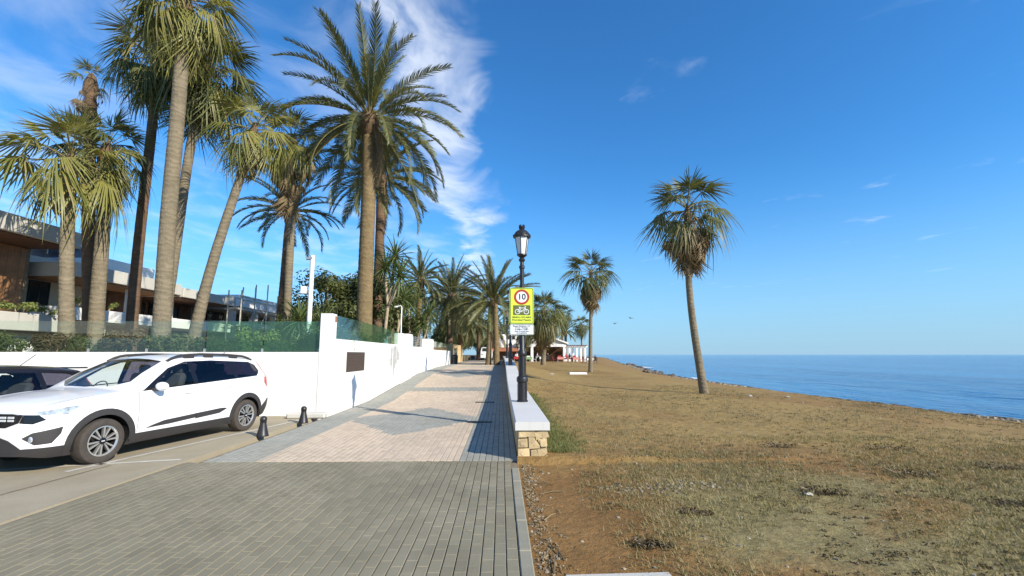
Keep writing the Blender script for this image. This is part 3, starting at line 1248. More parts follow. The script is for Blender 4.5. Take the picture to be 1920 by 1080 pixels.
def split(faces, cut, proj, ok=lambda f: True):
    """faces: lists of xyz. cut: convex polygon in proj space. -> inside, outside"""
    s = sum(cut[i][0] * cut[(i + 1) % len(cut)][1] - cut[i][1] * cut[(i + 1) % len(cut)][0] for i in range(len(cut)))
    if s < 0:
        cut = cut[::-1]
    lo = (min(c[0] for c in cut), min(c[1] for c in cut))
    hi = (max(c[0] for c in cut), max(c[1] for c in cut))
    ins, outs = [], []
    for f in faces:
        pr = [proj(v) for v in f]
        if not ok(f) or max(p[0] for p in pr) < lo[0] or min(p[0] for p in pr) > hi[0] or max(p[1] for p in pr) < lo[1] or min(p[1] for p in pr) > hi[1]:
            outs.append(f)
            continue
        rem = [(p, Vector(v)) for p, v in zip(pr, f)]
        pieces = []
        for i in range(len(cut)):
            p, q = cut[i], cut[(i + 1) % len(cut)]
            o = clip_half(rem, p, q, False)
            if len(o) >= 3 and abs(area(o)) > 1e-8:
                pieces.append([v for _, v in o])
            rem = clip_half(rem, p, q, True)
            if len(rem) < 3:
                break
        if len(rem) >= 3 and abs(area(rem)) > 1e-8:
            ins.append([v for _, v in rem])
            outs += pieces
        else:
            outs.append(f)
    return ins, outs


def faces_obj(name, faces, mat, parent, mirror=True, push=0.0, thick=0.0, smooth=50):
    bm = bmesh.new()
    for f in faces:
        vs = [bm.verts.new(v) for v in f]
        try:
            bm.faces.new(vs)
        except ValueError:
            pass
    bmesh.ops.remove_doubles(bm, verts=bm.verts, dist=.0006)
    bmesh.ops.recalc_face_normals(bm, faces=bm.faces)
    bm.normal_update()
    if bm.faces:
        # outward = away from the car's spine
        s = sum(f.calc_area() * f.normal.dot(f.calc_center_median() - Vector((2.2, 0, .7))) for f in bm.faces)
        if s < 0:
            bmesh.ops.reverse_faces(bm, faces=bm.faces)
            bm.normal_update()
    if push:
        nm = {v: v.normal.copy() for v in bm.verts}
        for v in bm.verts:
            v.co += nm[v] * push
    if thick:
        r = bmesh.ops.extrude_face_region(bm, geom=bm.faces[:])
        nv = [g for g in r['geom'] if isinstance(g, bmesh.types.BMVert)]
        bm.normal_update()
        nrm = {v: v.normal.copy() for v in nv}
        for v in nv:
            v.co += nrm[v] * thick
    if mirror:
        g = bmesh.ops.duplicate(bm, geom=bm.verts[:] + bm.edges[:] + bm.faces[:])['geom']
        for e in g:
            if isinstance(e, bmesh.types.BMVert):
                e.co.y *= -1
        bmesh.ops.reverse_faces(bm, faces=[e for e in g if isinstance(e, bmesh.types.BMFace)])
        bmesh.ops.remove_doubles(bm, verts=bm.verts, dist=.0006)
    me = bpy.data.meshes.new(name)
    bm.to_mesh(me)
    bm.free()
    me.materials.append(mat)
    me.polygons.foreach_set('use_smooth', [True] * len(me.polygons))
    me.set_sharp_from_angle(angle=R(smooth))
    return link(name, me, parent)


def wheel(parent, x, y, side, r=.328):
    """wheel at hub (x,y,r); side +1 = outer face towards +y"""
    g = MB()
    s = side
    P = [(.20, -.095), (.235, -.105), (.29, -.108), (.318, -.095), (r, -.07), (r, .07), (.318, .095), (.29, .108), (.235, .105), (.205, .09)]
    g.lathe([(a, b_ * s) for a, b_ in P], 40, c=(x, y, r), axis='Y', cap=False)
    hub = link('wheel', g.mesh('wheel', M['tyre'], 40), parent)
    b = MB()
    b.lathe([(.215, .10 * s), (.222, .085 * s), (.21, .02 * s), (.20, -.06 * s), (0, -.06 * s)], 32, c=(x, y, r), axis='Y', cap=False)
    b.build('barrel', M['rim_dark'], hub, smooth=40)
    b = MB()
    b.lathe([(.205, .075 * s), (.222, .104 * s), (.208, .106 * s), (.196, .085 * s)], 40, c=(x, y, r), axis='Y', cap=False)
    b.build('rim_edge', M['rim'], hub, smooth=40)
    for k in range(6):
        a = 2 * PI * k / 6 + .26
        b = MB()
        for t in (-1, 1):
            pts = [(.05, t * .018), (.205, t * .056), (.205, t * .030), (.09, t * .007), (.05, t * .004)]
            def fn(u, v, d, a=a):
                rr, ta = u, v
                return (x + (rr * math.cos(a) - ta * math.sin(a)), y + s * d, r + (rr * math.sin(a) + ta * math.cos(a)))
            b.prism(pts, fn, .055, .094)
        b.build('spoke', M['rim'], hub)
    b = MB()
    b.lathe([(.05, .05 * s), (.05, .09 * s), (.035, .097 * s), (0, .098 * s)], 16, c=(x, y, r), axis='Y')
    b.build('hub_cap', M['gloss_black'], hub, smooth=30)
    b = MB()
    b.box((x, y + s * .099, r), (.045, .004, .014))
    b.build('hub_badge', M['badge'], hub)
    return hub


def build_car(root, paint, sx=1.0, sy=1.0, sz=1.0, rails=True, trim=True):
    W = smooth_tab([0, .05, .12, .25, .5, .9, 3.5, 4.1, 4.35, 4.48, 4.56], [.60, .68, .75, .81, .855, .885, .89, .872, .835, .77, .70], .03)
    Zb = smooth_tab([0, .2, .5, 3.9, 4.3, 4.56], [.27, .215, .205, .215, .27, .36])
    Zs = smooth_tab([0, .06, .2, .5, .9, 1.3, 2, 3, 3.8, 4.25, 4.4, 4.5, 4.56], [.78, .83, .90, .965, 1.01, 1.02, 1.055, 1.105, 1.15, 1.16, 1.10, .98, .86], .04)
    Zt = smooth_tab([0, .05, .15, .35, .7, 1.12, 1.16, 1.55, 1.93, 2.15, 2.7, 3.4, 3.95, 4.22, 4.28, 4.38, 4.47, 4.56], [.83, .885, .945, 1.0, 1.055, 1.085, 1.10, 1.355, 1.545, 1.60, 1.632, 1.62, 1.585, 1.545, 1.50, 1.28, 1.06, .90], .022)
    Wr = smooth_tab([0, .5, 1.1, 1.3, 1.6, 1.95, 2.5, 3.7, 4.2, 4.35, 4.56], [.40, .58, .70, .725, .69, .635, .615, .605, .585, .60, .52], .05)
    Dr = smooth_tab([0, .4, 1.1, 1.3, 1.7, 2.0, 4.1, 4.3, 4.56], [.012, .03, .035, .05, .06, .065, .07, .06, .02], .05)
    stations = [0, .012, .03, .055, .085, .12, .165, .215, .27] + [.33 + i * .058 for i in range(70)]
    stations = [x for x in stations if x < 4.30] + [4.30, 4.33, 4.36, 4.39, 4.42, 4.45, 4.475, 4.50, 4.52, 4.54, 4.555]
    spans = [3, 6, 6, 4, 4, 4, 4]
    V3 = sum(spans[:3])
    V5 = sum(spans[:5])
    PERIM = [0.0]
    for a, c in zip(stations, stations[1:]):
        PERIM.append(PERIM[-1] + math.hypot(c - a, W(c) - W(a)))

    def section(x):
        w, zb, zs, zt, wr, dr = W(x), Zb(x), Zs(x), Zt(x), Wr(x), Dr(x)
        zr = zt - dr
        zs = min(zs, zr - .012)
        zm = zb + (zs - zb) * .60
        p = [(w - .07, zb), (w - .012, zb + .14), (w, zm), (w - .035, zs), None, (min(wr, w - .07), zr), (min(wr, w - .07) * .52, zr + dr * .78), (0, zt)]
        p[4] = ((p[3][0] + p[5][0]) / 2 + .014, (p[3][1] + p[5][1]) / 2)
        out = []
        for i in range(7):
            p0, p1, p2 = p[max(i - 1, 0)], p[i], p[i + 1]
            p3 = p[min(i + 2, 7)] if i < 6 else (-p[6][0], p[6][1])
            for k in range(spans[i]):
                t = k / spans[i]
                q = []
                for a in (0, 1):
                    m1 = (p2[a] - p0[a]) * .5 * (.7)
                    m2 = (p3[a] - p1[a]) * .5 * (.7)
                    t2, t3 = t * t, t * t * t
                    q.append((2 * t3 - 3 * t2 + 1) * p1[a] + (t3 - 2 * t2 + t) * m1 + (-2 * t3 + 3 * t2) * p2[a] + (t3 - t2) * m2)
                out.append(q)
        out.append(p[7])
        return out

    secs = [section(x) for x in stations]
    NV = len(secs[0])
    G = [[Vector((x * 1.0, q[0], q[1])) for q in s] for x, s in zip(stations, secs)]
    side, top = [], []
    for i in range(len(G) - 1):
        for j in range(NV - 1):
            f = [G[i][j], G[i + 1][j], G[i + 1][j + 1], G[i][j + 1]]
            (side if j < V5 else top).append(f)
    # front and rear closing faces, gently bowed
    def cap(S, x0, bow):
        K = 8
        w0 = S[V3].y
        fx = lambda y, z: x0 + bow * (1 - min(1, abs(y) / max(w0, .01)) ** 2) * (1 - .5 * abs(z - .6))
        rows = [[Vector((fx(q.y * k / K, q.z), q.y * k / K, q.z)) for k in range(K, -1, -1)] for q in S[:V3 + 1]]
        for r_ in rows:
            r_[0].x = x0
        out = []
        for a, c in zip(rows, rows[1:]):
            for k in range(K):
                out.append([a[k], a[k + 1], c[k + 1], c[k]])
        tp = S[V3:]
        ys = [q.y for q in tp][::-1]
        zs = [q.z for q in tp][::-1]
        tr = []
        for v in rows[-1]:
            z = float(np.interp(v.y, ys, zs))
            tr.append(Vector((fx(v.y, z) if v.y < w0 - 1e-4 else x0, v.y, z)))
        for k in range(K):
            out.append([rows[-1][k], rows[-1][k + 1], tr[k + 1], tr[k]])
        # rounded lip joining to the first section's top edge
        for a, c in zip(tp, tp[1:]):
            za = Vector((fx(a.y, a.z) if a.y < w0 - 1e-4 else x0, a.y, a.z))
            zc_ = Vector((fx(c.y, c.z), c.y, c.z))
            out.append([a, c, zc_, za])
        return out
    front = cap(G[0], 0.0, -.055)
    rear = cap(G[-1], 4.555, .03)

    def P_side(v):
        return (v.x, v.z)

    def P_top(v):
        return (v.x, v.y)

    w0 = W(0)

    def P_front(v):                      # unwrapped round the nose
        if v.x <= 1e-6:
            return (min(v.y, w0), v.z)
        return (w0 + float(np.interp(v.x, stations, PERIM)), v.z)

    def P_rear(v):
        return (v.y, v.z)

    parts = {}

    def take(key, cut, pool, proj, ok=lambda f: True):
        i, o = split(pool, cut, proj, ok)
        parts.setdefault(key, []).extend(i)
        return o

    fx_, rx_ = .83, 3.727
    circ = lambda cx, r: [(cx + r * math.cos(2 * PI * k / 40), .328 + r * math.sin(2 * PI * k / 40)) for k in range(40)]
    for cx in (fx_, rx_):
        side = take('hole', circ(cx, .385), side, P_side)
        side = take('arch_trim', circ(cx, .478), side, P_side)
    # glass and its dark surround
    side = take('front_window', [(1.56, 1.055), (2.38, 1.088), (2.35, 1.475), (2.26, 1.465), (1.98, 1.36)], side, P_side)
    side = take('rear_window', [(2.47, 1.093), (3.36, 1.135), (3.34, 1.468), (2.46, 1.485)], side, P_side)
    side = take('quarter_window', [(3.45, 1.14), (3.92, 1.175), (4.07, 1.27), (4.05, 1.37), (3.90, 1.43), (3.45, 1.465)], side, P_side)
    side = take('window_surround', [(1.38, 1.02), (4.0, 1.152), (4.13, 1.26), (4.10, 1.39), (3.93, 1.46), (2.9, 1.507), (2.3, 1.492), (1.94, 1.385)], side, P_side)
    # front end details on the unwrapped nose
    nose = [f for f in side if max(v.x for v in f) < .62]
    side = [f for f in side if max(v.x for v in f) >= .62]
    nose += front
    if trim:
        nose = take('grille', [(-.01, .635), (.36, .635), (.53, .70), (.58, .812), (.45, .822), (-.01, .826)], nose, P_front)
        nose = take('headlamp_dark', [(.535, .70), (.70, .68), (.83, .73), (.76, .80), (.58, .812)], nose, P_front)
        nose = take('headlamp', [(.58, .813), (.76, .80), (.83, .73), (1.0, .742), (1.22, .905), (1.05, .885), (.80, .852)], nose, P_front)
        nose = take('fog_surround', [(.60, .50), (.74, .40), (.97, .41), (.99, .53), (1.06, .63), (.92, .605), (.70, .565)], nose, P_front)
        nose = take('lower_intake', [(-.01, .29), (.62, .29), (.60, .36), (.42, .47), (.30, .51), (-.01, .515)], nose, P_front)
        nose = take('lower_trim', [(-.01, .1), (2.4, .1), (2.4, .36), (.55, .36), (-.01, .345)], nose, P_front)
    else:
        nose = take('grille', [(-.01, .6), (.5, .6), (.58, .76), (-.01, .76)], nose, P_front)
        nose = take('headlamp', [(.58, .70), (.80, .68), (1.05, .80), (.80, .82), (.60, .80)], nose, P_front)
        nose = take('lower_trim', [(-.01, .1), (2.4, .1), (2.4, .33), (-.01, .33)], nose, P_front)
    side = take('lower_trim', [(-.1, .1), (4.7, .1), (4.7, .36), (-.1, .36)], side, P_side)
    side = take('rear_bumper', [(4.1, .3), (4.7, .3), (4.7, .62), (4.40, .62), (4.22, .5), (4.12, .345)], side, P_side)
    rear = take('rear_bumper', [(-.01, .1), (1, .1), (1, .62), (-.01, .62)], rear, P_rear)
    if trim:
        side = take('door_moulding', [(1.42, .40), (1.60, .455), (1.80, .50), (2.425, .535), (2.425, .445), (1.9, .43)], side, P_side)
        side = take('door_moulding', [(2.437, .445), (2.437, .537), (3.00, .565), (3.10, .56), (3.16, .545), (2.98, .475)], side, P_side)
    side = take('tail_lamp', [(4.22, 1.46), (4.29, 1.46), (4.44, 1.15), (4.51, 1.03), (4.48, .90), (4.38, .91), (4.33, 1.08)], side, P_side)
    side = take('tail_lamp', [(4.27, 1.12), (4.45, 1.13), (4.51, 1.03), (4.48, .90), (4.34, .90), (4.26, 1.0)], side, P_side)
    for gx, z1 in ((1.335, 1.0), (2.431, 1.075)):
        side = take('door_gap', [(gx - .006, .37), (gx + .006, .37), (gx + .006, z1), (gx - .006, z1)], side, P_side)
    side = take('door_gap', [(3.26, .62), (3.268, .62), (3.45, 1.10), (3.44, 1.10)], side, P_side)
    # windscreen and rear screen
    top = take('windscreen', [(1.15, -.01), (1.19, .45), (1.34, .655), (1.93, .575), (1.95, .3), (1.96, -.01)], top, P_top)
    top = take('rear_screen', [(4.29, -.01), (4.29, .50), (4.43, .52), (4.43, -.01)], top, P_top)

    body = faces_obj('body', side + nose + top + rear, paint, root)
    mats = dict(arch_trim=M['plastic'], lower_trim=M['plastic'], front_window=M['carglass'], rear_window=M['privacy'] if trim else M['carglass'],
                quarter_window=M['privacy'] if trim else M['carglass'], window_surround=M['gloss_black'], grille=M['gloss_black'], headlamp=M['lens'], headlamp_dark=M['gloss_black'],
                fog_surround=M['plastic'], lower_intake=M['plastic'], rear_bumper=M['plastic'], door_moulding=M['plastic'], tail_lamp=M['tail'],
                door_gap=M['crack'], windscreen=M['carglass'], rear_screen=M['privacy'])
    push = dict(arch_trim=.012, lower_trim=.008, door_moulding=.012, rear_bumper=.008, headlamp=.002, tail_lamp=.008)
    objs = {}
    for k, m in mats.items():
        if not parts.get(k):
            continue
        if k in ('front_window', 'rear_window', 'quarter_window', 'headlamp', 'tail_lamp', 'door_moulding', 'arch_trim'):
            for sgn in (1, -1):              # left and right are separate parts
                fl = [[Vector((v.x, v.y * sgn, v.z)) for v in f] for f in parts[k]]
                if k == 'arch_trim':
                    for lo, hi in ((0, 2), (2, 5)):
                        objs[k] = faces_obj(k, [f for f in fl if lo <= f[0].x < hi], m, root, False, 0, push.get(k, 0))
                else:
                    objs[k] = faces_obj(k, fl, m, root, False, 0, push.get(k, 0))
        else:
            objs[k] = faces_obj(k, parts[k], m, root, True, 0, push.get(k, 0))
    # wheel wells, floor and interior
    b = MB()
    b.box((2.28, 0, .34), (4.1, 1.24, .2))
    for cx in (fx_, rx_):
        for s in (-1, 1):
            n = 16
            vs, fs = [], []
            for k in range(n + 1):
                a = PI * k / n - .25 + .5 * 0
                a = -.2 + (PI + .4) * k / n
                for yy in (.60, .875):
                    vs.append((cx + .40 * math.cos(a), s * yy, .328 + .40 * math.sin(a)))
            fs = [(2 * k, 2 * k + 1, 2 * k + 3, 2 * k + 2) for k in range(n)]
            b.add(vs, fs)
            b.box((cx, s * .58, .5), (.86, .02, .5))
    b.build('underbody', M['rim_dark'], root, fix=False)
    b = MB()
    b.box((2.7, 0, .52), (3.0, 1.5, .14))
    b.box((1.36, 0, .93), (.42, 1.36, .16), bev=.05)
    b.build('cabin_floor', M['seat'], root)
    for x, ys in ((2.08, (-.37, .37)), (3.0, (-.42, 0, .42))):
        for yy in ys:
            b = MB()
            b.box((x, yy, .66), (.5, .46, .16), bev=.05)
            b.box((x + .30, yy, .98), (.14, .44, .60), bev=.05, tilt=Matrix.Rotation(R(14), 3, 'Y'))
            st_ = b.build('seat', M['seat'], root, smooth=40)
            b = MB()
            b.box((x + .40, yy, 1.34), (.09, .25, .17), bev=.04)
            b.build('headrest', M['seat'], st_, smooth=40)
    b = MB()
    b.lathe([(.165, -.012), (.18, 0), (.165, .012)], 20, c=(0, 0, 0))
    mm = Matrix.Translation((1.66, .37, 1.0)) @ Matrix.Rotation(R(-65), 4, 'Y')
    b.v = [tuple(mm @ Vector(p)) for p in b.v]
    b.f = b.f[:40]
    b.mi = b.mi[:40]
    b.build('steering_wheel', M['seat'], root)
    for cx in (fx_, rx_):
        for s in (-1, 1):
            wheel(root, cx, s * .775, s)
    # mirrors and handles
    for s in (-1, 1):
        b = MB()
        b.sphere((1.60, s * .99, 1.085), (.075, .115, .075), 14, 9)
        mi_ = b.build('door_mirror', paint, root, smooth=True)
        b = MB()
        b.box((1.60, s * .89, 1.035), (.11, .14, .05), bev=.015)
        b.build('mirror_arm', M['plastic'], mi_)
        for hx, hz in ((2.24, .93), (3.20, .975)):
            b = MB()
            b.box((hx, s * (W(hx) - .002), hz), (.17, .035, .028), bev=.012)
            b.build('door_handle', paint, root, smooth=40)
    if rails:
        for s in (-1, 1):
            pts = []
            for i in range(22):
                x = 1.98 + i * (4.10 - 1.98) / 21
                e = min(1, min(i, 21 - i) / 3)
                pts.append((x, s * (Wr(x) - .01), Zt(x) - Dr(x) + .005 + .055 * e ** .6))
            b = MB()
            b.tube(pts, .025, 8)
            rl = b.build('roof_rail', M['plastic'], root, smooth=50)
            for x in (2.45, 2.9, 3.55):
                b = MB()
                b.box((x, s * (Wr(x) - .01), Zt(x) - Dr(x) + .025), (.22, .04, .06), bev=.008)
                b.build('rail_foot', M['plastic'], rl)
        # badge bars in the grille: paired links either side of the middle emblem
        gx = lambda y: -.055 * (1 - (abs(y) / w0) ** 2) * .95 - .006
        def bar(y, z, w, h):
            q = MB()
            q.box((gx(y), y, z), (.012, w, h), rz=-.06 * (1 if y > 0 else -1))
            q.build('grille_bar', M['badge'], root)
        for s in (-1, 1):
            for y in (.20, .315, .43):
                for z in (.775, .735):
                    bar(s * y, z, .085, .026)
            q = MB()
            q.box((gx(.07), s * .075, .784), (.012, .10, .024))
            q.box((gx(.07), s * .075, .728), (.012, .10, .024))
            q.box((gx(.03), s * .028, .756), (.012, .024, .045))
            q.build('emblem', M['badge'], root)
            # fog lamp and parking sensor
            yy = w0 + .02
            q = MB()
            q.lathe([(.045, 0), (.04, -.015), (0, -.02)], 14, c=(.055, s * (W(.055) - .02), .475), axis='X')
            q.build('fog_lamp', M['lens'], root, smooth=40)
        b = MB()
        b.tube([(3.9, 0, 1.59), (4.08, 0, 1.75)], .006, 5)
        b.build('aerial', M['plastic'], root)
    else:
        b = MB()
        b.tube([(3.6, 0, 1.60), (3.85, 0, 1.83)], .007, 5)
        b.build('aerial', M['plastic'], root)
        b = MB()
        b.box((4.30, 0, 1.545), (.22, 1.12, .03), bev=.01)
        b.build('roof_spoiler', paint, root)
    return root


# local x runs front to rear; rotate so that the nose points at the camera
phi = math.atan2(9.87 - 7.03, -5.47 + 5.99)
rv = Vector((math.cos(phi), math.sin(phi)))
nv = Vector((math.sin(phi), -math.cos(phi)))          # towards the near (right hand) side
o2 = Vector((-5.99, 7.03)) - rv * .83 - nv * .885
car = thing('parked_car', 'white estate car with black plastic cladding and roof rails', 'car', (o2.x, o2.y, 0), phi)
build_car(car, M['car_white'])
# near side must be local -y after this rotation; the shell is symmetric, so nothing else is needed
dark = thing('parked_car', 'black hatchback behind the white car, only its roof and windows showing', 'car', (-9.2, 5.1, 0), R(83))
build_car(dark, M['car_black'], rails=False, trim=False)
dark.scale = (.92, .95, .885)

# ------------------------------------------------------------------ palms
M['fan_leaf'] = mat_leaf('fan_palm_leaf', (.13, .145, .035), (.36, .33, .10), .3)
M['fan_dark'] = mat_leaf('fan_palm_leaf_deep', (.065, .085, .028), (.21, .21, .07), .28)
M['date_leaf'] = mat_leaf('date_palm_leaf', (.07, .09, .034), (.205, .20, .08), .25)
M['dry_leaf'] = mat_leaf('dry_palm_leaf', (.12, .082, .045), (.33, .25, .135), .15, .8)
M['sword_leaf'] = mat_leaf('yucca_leaf', (.075, .12, .036), (.20, .24, .09), .25)
M['stalk'] = mat_plain('leaf_stalk', (.20, .17, .06), .6, .25, 4, .1, 30)
M['boots'] = mat_plain('leaf_bases', (.13, .085, .045), .9, .4, 8, .6, 25, bdist=.03)


def mat_trunk(name, c, rings, amp):
    t = NT(name)
    p = t.pos()
    sp = t.n('ShaderNodeSeparateXYZ', i0=p)
    n = t.noise(p, 3, 5, .6)
    z = t.math('ADD', t.math('MULTIPLY', sp.outputs[2], rings), t.math('MULTIPLY', n, 2.6))
    s = t.math('SINE', t.math('MULTIPLY', z, 2 * PI))
    f = t.ramp(s, -1, 1)
    col = t.mix(t.ramp(n, .25, .75), sh(c, .75), sh(c, 1.25))
    col = t.mix(t.ramp(f, .0, .4, .22, 0), col, sh(c, .45))
    fib = t.noise(t.scale(p, (14, 14, 2.5)), 2.0, 4, .6)
    col = t.mix(t.ramp(fib, .5, .8, 0, .4), col, sh(c, .55))
    h = t.math('ADD', t.math('MULTIPLY', f, .5), t.math('MULTIPLY', fib, .8))
    return t.done(t.principled(col, .9, 0, t.bump(h, amp, .03), .2))


M['trunk_fan'] = mat_trunk('fan_palm_trunk', (.205, .168, .112), 6, .7)
M['trunk_brown'] = mat_trunk('brown_palm_trunk', (.15, .095, .06), 5, .6)
M['trunk_date'] = mat_trunk('date_palm_trunk', (.20, .145, .075), 4, .7)
M['bark'] = mat_plain('pale_bark', (.34, .27, .18), .9, .3, 5, .5, 25, bdist=.02)


def date_frond(L, droop, seed, n=66, lw=.050, ll=.46, vee=.45):
    rs = random.Random(seed)
    S_ = 22
    pts, p, ang = [], Vector((0, 0, 0)), 0.0
    twist = rs.uniform(-.25, .25)
    yaw = 0
    for i in range(S_ + 1):
        s = i / S_
        pts.append(p.copy())
        ang = -droop * s ** 1.5
        yaw = twist * s * s
        p = p + Vector((math.cos(ang) * math.cos(yaw), math.cos(ang) * math.sin(yaw), math.sin(ang))) * (L / S_)
    b = MB()
    b.cur = 1
    b.tube(pts, [.030 * (1 - .85 * i / S_) + .003 for i in range(S_ + 1)], 4, cap=False)
    b.cur = 0
    for k in range(n):
        s = .12 + .88 * (k + .5) / n
        i = min(S_ - 1, int(s * S_))
        t = s * S_ - i
        q = pts[i].lerp(pts[i + 1], t)
        d = (pts[i + 1] - pts[i]).normalized()
        sd = d.cross(Vector((0, 0, 1))).normalized()
        up = sd.cross(d)
        lf = ll * (.35 + .65 * min(1, (s - .10) / .22)) * (1 - .55 * max(0, (s - .55) / .45) ** 1.5)
        for sg_ in (-1, 1):
            l = lf * rs.uniform(.85, 1.1)
            v = (d * (.75 + .6 * s) + sd * sg_ * rs.uniform(.6, .95) + up * (vee + rs.uniform(-.2, .25))).normalized()
            m = q + v * l * .55
            e = q + v * l + Vector((0, 0, -l * rs.uniform(.12, .32)))
            w = d * lw * rs.uniform(.8, 1.15)
            b.add([q - w * .5, q + w * .5, m + w * .55, m - w * .55, e], [(0, 1, 2, 3), (3, 2, 4)])
    return b


def fan_leaf(seed, pet=1.0, bl=1.0, droop=.35, spread=125, nseg=34, fold=.07, arch=.25, join=.42):
    rs = random.Random(seed)
    b = MB()
    b.cur = 1
    P = [Vector((pet * i / 5, 0, -arch * .5 * (i / 5) ** 2 * pet)) for i in range(6)]
    b.tube(P, [.026, .022, .019, .017, .016, .015], 5, cap=False)
    b.cur = 0
    hx = P[-1]
    sl = -arch                             # slope of the blade at the hastula
    for i in range(nseg):
        u = (i + .5) / nseg * 2 - 1
        a = R(spread) * u
        if rs.random() < .07:
            continue
        b.cur = 1 if rs.random() < .07 else 0
        l = bl * (1 - .22 * abs(u) ** 2) * rs.uniform(.78, 1.1) * (rs.uniform(.6, .85) if rs.random() < .1 else 1)
        da = R(spread) / nseg
        dr = droop * rs.uniform(.55, 1.6)
        def pt(r, off, zz=0.0):
            aa = a + off
            x, y = r * l * math.cos(aa), r * l * math.sin(aa)
            z = sl * x * .9 - dr * l * max(0, r - .35) ** 1.7 * 1.6 - abs(math.sin(a)) * .10 * r + zz
            return (hx.x + x, hx.y + y, hx.z + z)
        f = fold * l
        t0 = rs.uniform(-.05, .05)
        vs = [pt(.03, 0), pt(join, -da), pt(join, 0, f * .5), pt(join, da), pt(.78, -da * .45 + t0), pt(.78, da * .45 + t0), pt(1.0, t0 * 2)]
        b.add(vs, [(0, 1, 2), (0, 2, 3), (1, 4, 2), (2, 4, 5), (2, 5, 3), (4, 6, 5)])
    return b


def sword(seed, L=.75, w=.05, droop=.3):
    b = MB()
    n = 4
    vs = []
    for i in range(n):
        s = i / n
        ww = w * (1 - .75 * s ** 2) / 2
        z = -droop * L * s * s
        vs += [(L * s, -ww, z + .012), (L * s, 0, z), (L * s, ww, z + .012)]
    vs.append((L, 0, -droop * L))
    fs = []
    for i in range(n - 1):
        a = 3 * i
        fs += [(a, a + 1, a + 4, a + 3), (a + 1, a + 2, a + 5, a + 4)]
    a = 3 * (n - 1)
    fs += [(a, a + 1, a + 3), (a + 1, a + 2, a + 3)]
    b.add(vs, fs)
    return b


LIB = {}


def lib(key, fn, mats):
    if key not in LIB:
        LIB[key] = fn().mesh(key[0], mats, True, fix=False)
    return LIB[key]


def date_mesh(L, dcls, seed, mat='date_leaf'):
    return lib(('frond', round(L, 1), dcls, seed, mat), lambda: date_frond(L, [.35, .8, 1.25, 1.7][dcls], seed * 7 + dcls, n=70 if L > 3.5 else 54, lw=.052, ll=.145 * L if L < 4 else .62), [M[mat], M['stalk']])


def fan_mesh(cls, seed, mat):
    pr = [dict(droop=.2, arch=.0, spread=92), dict(droop=.55, arch=.2, spread=112), dict(droop=.95, arch=.42, spread=118), dict(droop=1.35, arch=.65, spread=105)][cls]
    return lib(('frond', 'fan', cls, seed, mat), lambda: fan_leaf(seed * 13 + cls, **pr), [M[mat], M['stalk']])


def dry_mesh(seed):
    return lib(('dry_frond', seed), lambda: fan_leaf(seed + 90, pet=.8, bl=1.0, droop=.5, spread=48, nseg=16, fold=.16, arch=.15, join=.45), [M['dry_leaf'], M['dry_leaf']])


def dry_date_mesh(seed, L):
    return lib(('dry_frond', 'd', seed, round(L, 1)), lambda: date_frond(L, .6, seed + 50, n=34, lw=.03, ll=.34, vee=-.1), [M['dry_leaf'], M['dry_leaf']])


def put(me, name, parent, pos, az, el, roll, s):
    o = link(name, me, parent)
    m = Matrix.Rotation(az, 4, 'Z') @ Matrix.Rotation(-el, 4, 'Y') @ Matrix.Rotation(roll, 4, 'X')
    o.matrix_local = Matrix.Translation(pos) @ m @ Matrix.Diagonal((s, s, s, 1))
    return o


def trunk_obj(root, top, r0, r1, mat, bend=0.0, flare=1.35, date=False, n=14, base=0.0, name='trunk', seed=0, parent=None, start=None):
    """trunk from the root's origin to local point top"""
    a = Vector(start or (0, 0, 0)) - Vector((0, 0, base))
    top = Vector(top)
    h = (top - a).length
    seg = int(max(14, h * (7 if date else 4)))
    rs = random.Random(seed)
    ph = rs.uniform(0, 6)
    b = MB()
    N = 20 if date else n
    vs = []
    side = Vector((1, 0, 0))
    for i in range(seg + 1):
        s = i / seg
        p = a.lerp(top, s)
        p += side * (bend * math.sin(PI * s)) + Vector((math.sin(s * 5 + ph), math.cos(s * 4 + ph), 0)) * (.012 * h * s * (1 - s))
        r = r0 + (r1 - r0) * s ** .8
        r *= 1 + (flare - 1) * math.exp(-s * h / .55)
        for k in range(N):
            t = 2 * PI * k / N
            rr = r
            if date:
                rr *= 1 + .055 * ((((k * 3 / N * 3 + i * 1.0) % 2) < 1) - .5) + .03 * (i % 2) + rs.uniform(-.015, .015)
            else:
                rr *= 1 + .02 * (i % 2) + rs.uniform(-.012, .012)
            vs.append((p.x + rr * math.cos(t), p.y + rr * math.sin(t), p.z))
    fs = [(i * N + k, i * N + (k + 1) % N, (i + 1) * N + (k + 1) % N, (i + 1) * N + k) for i in range(seg) for k in range(N)]
    fs.append(tuple(range(seg * N, seg * N + N)))
    b.add(vs, fs)
    return b.build(name, mat, parent or root, smooth=True, fix=False)


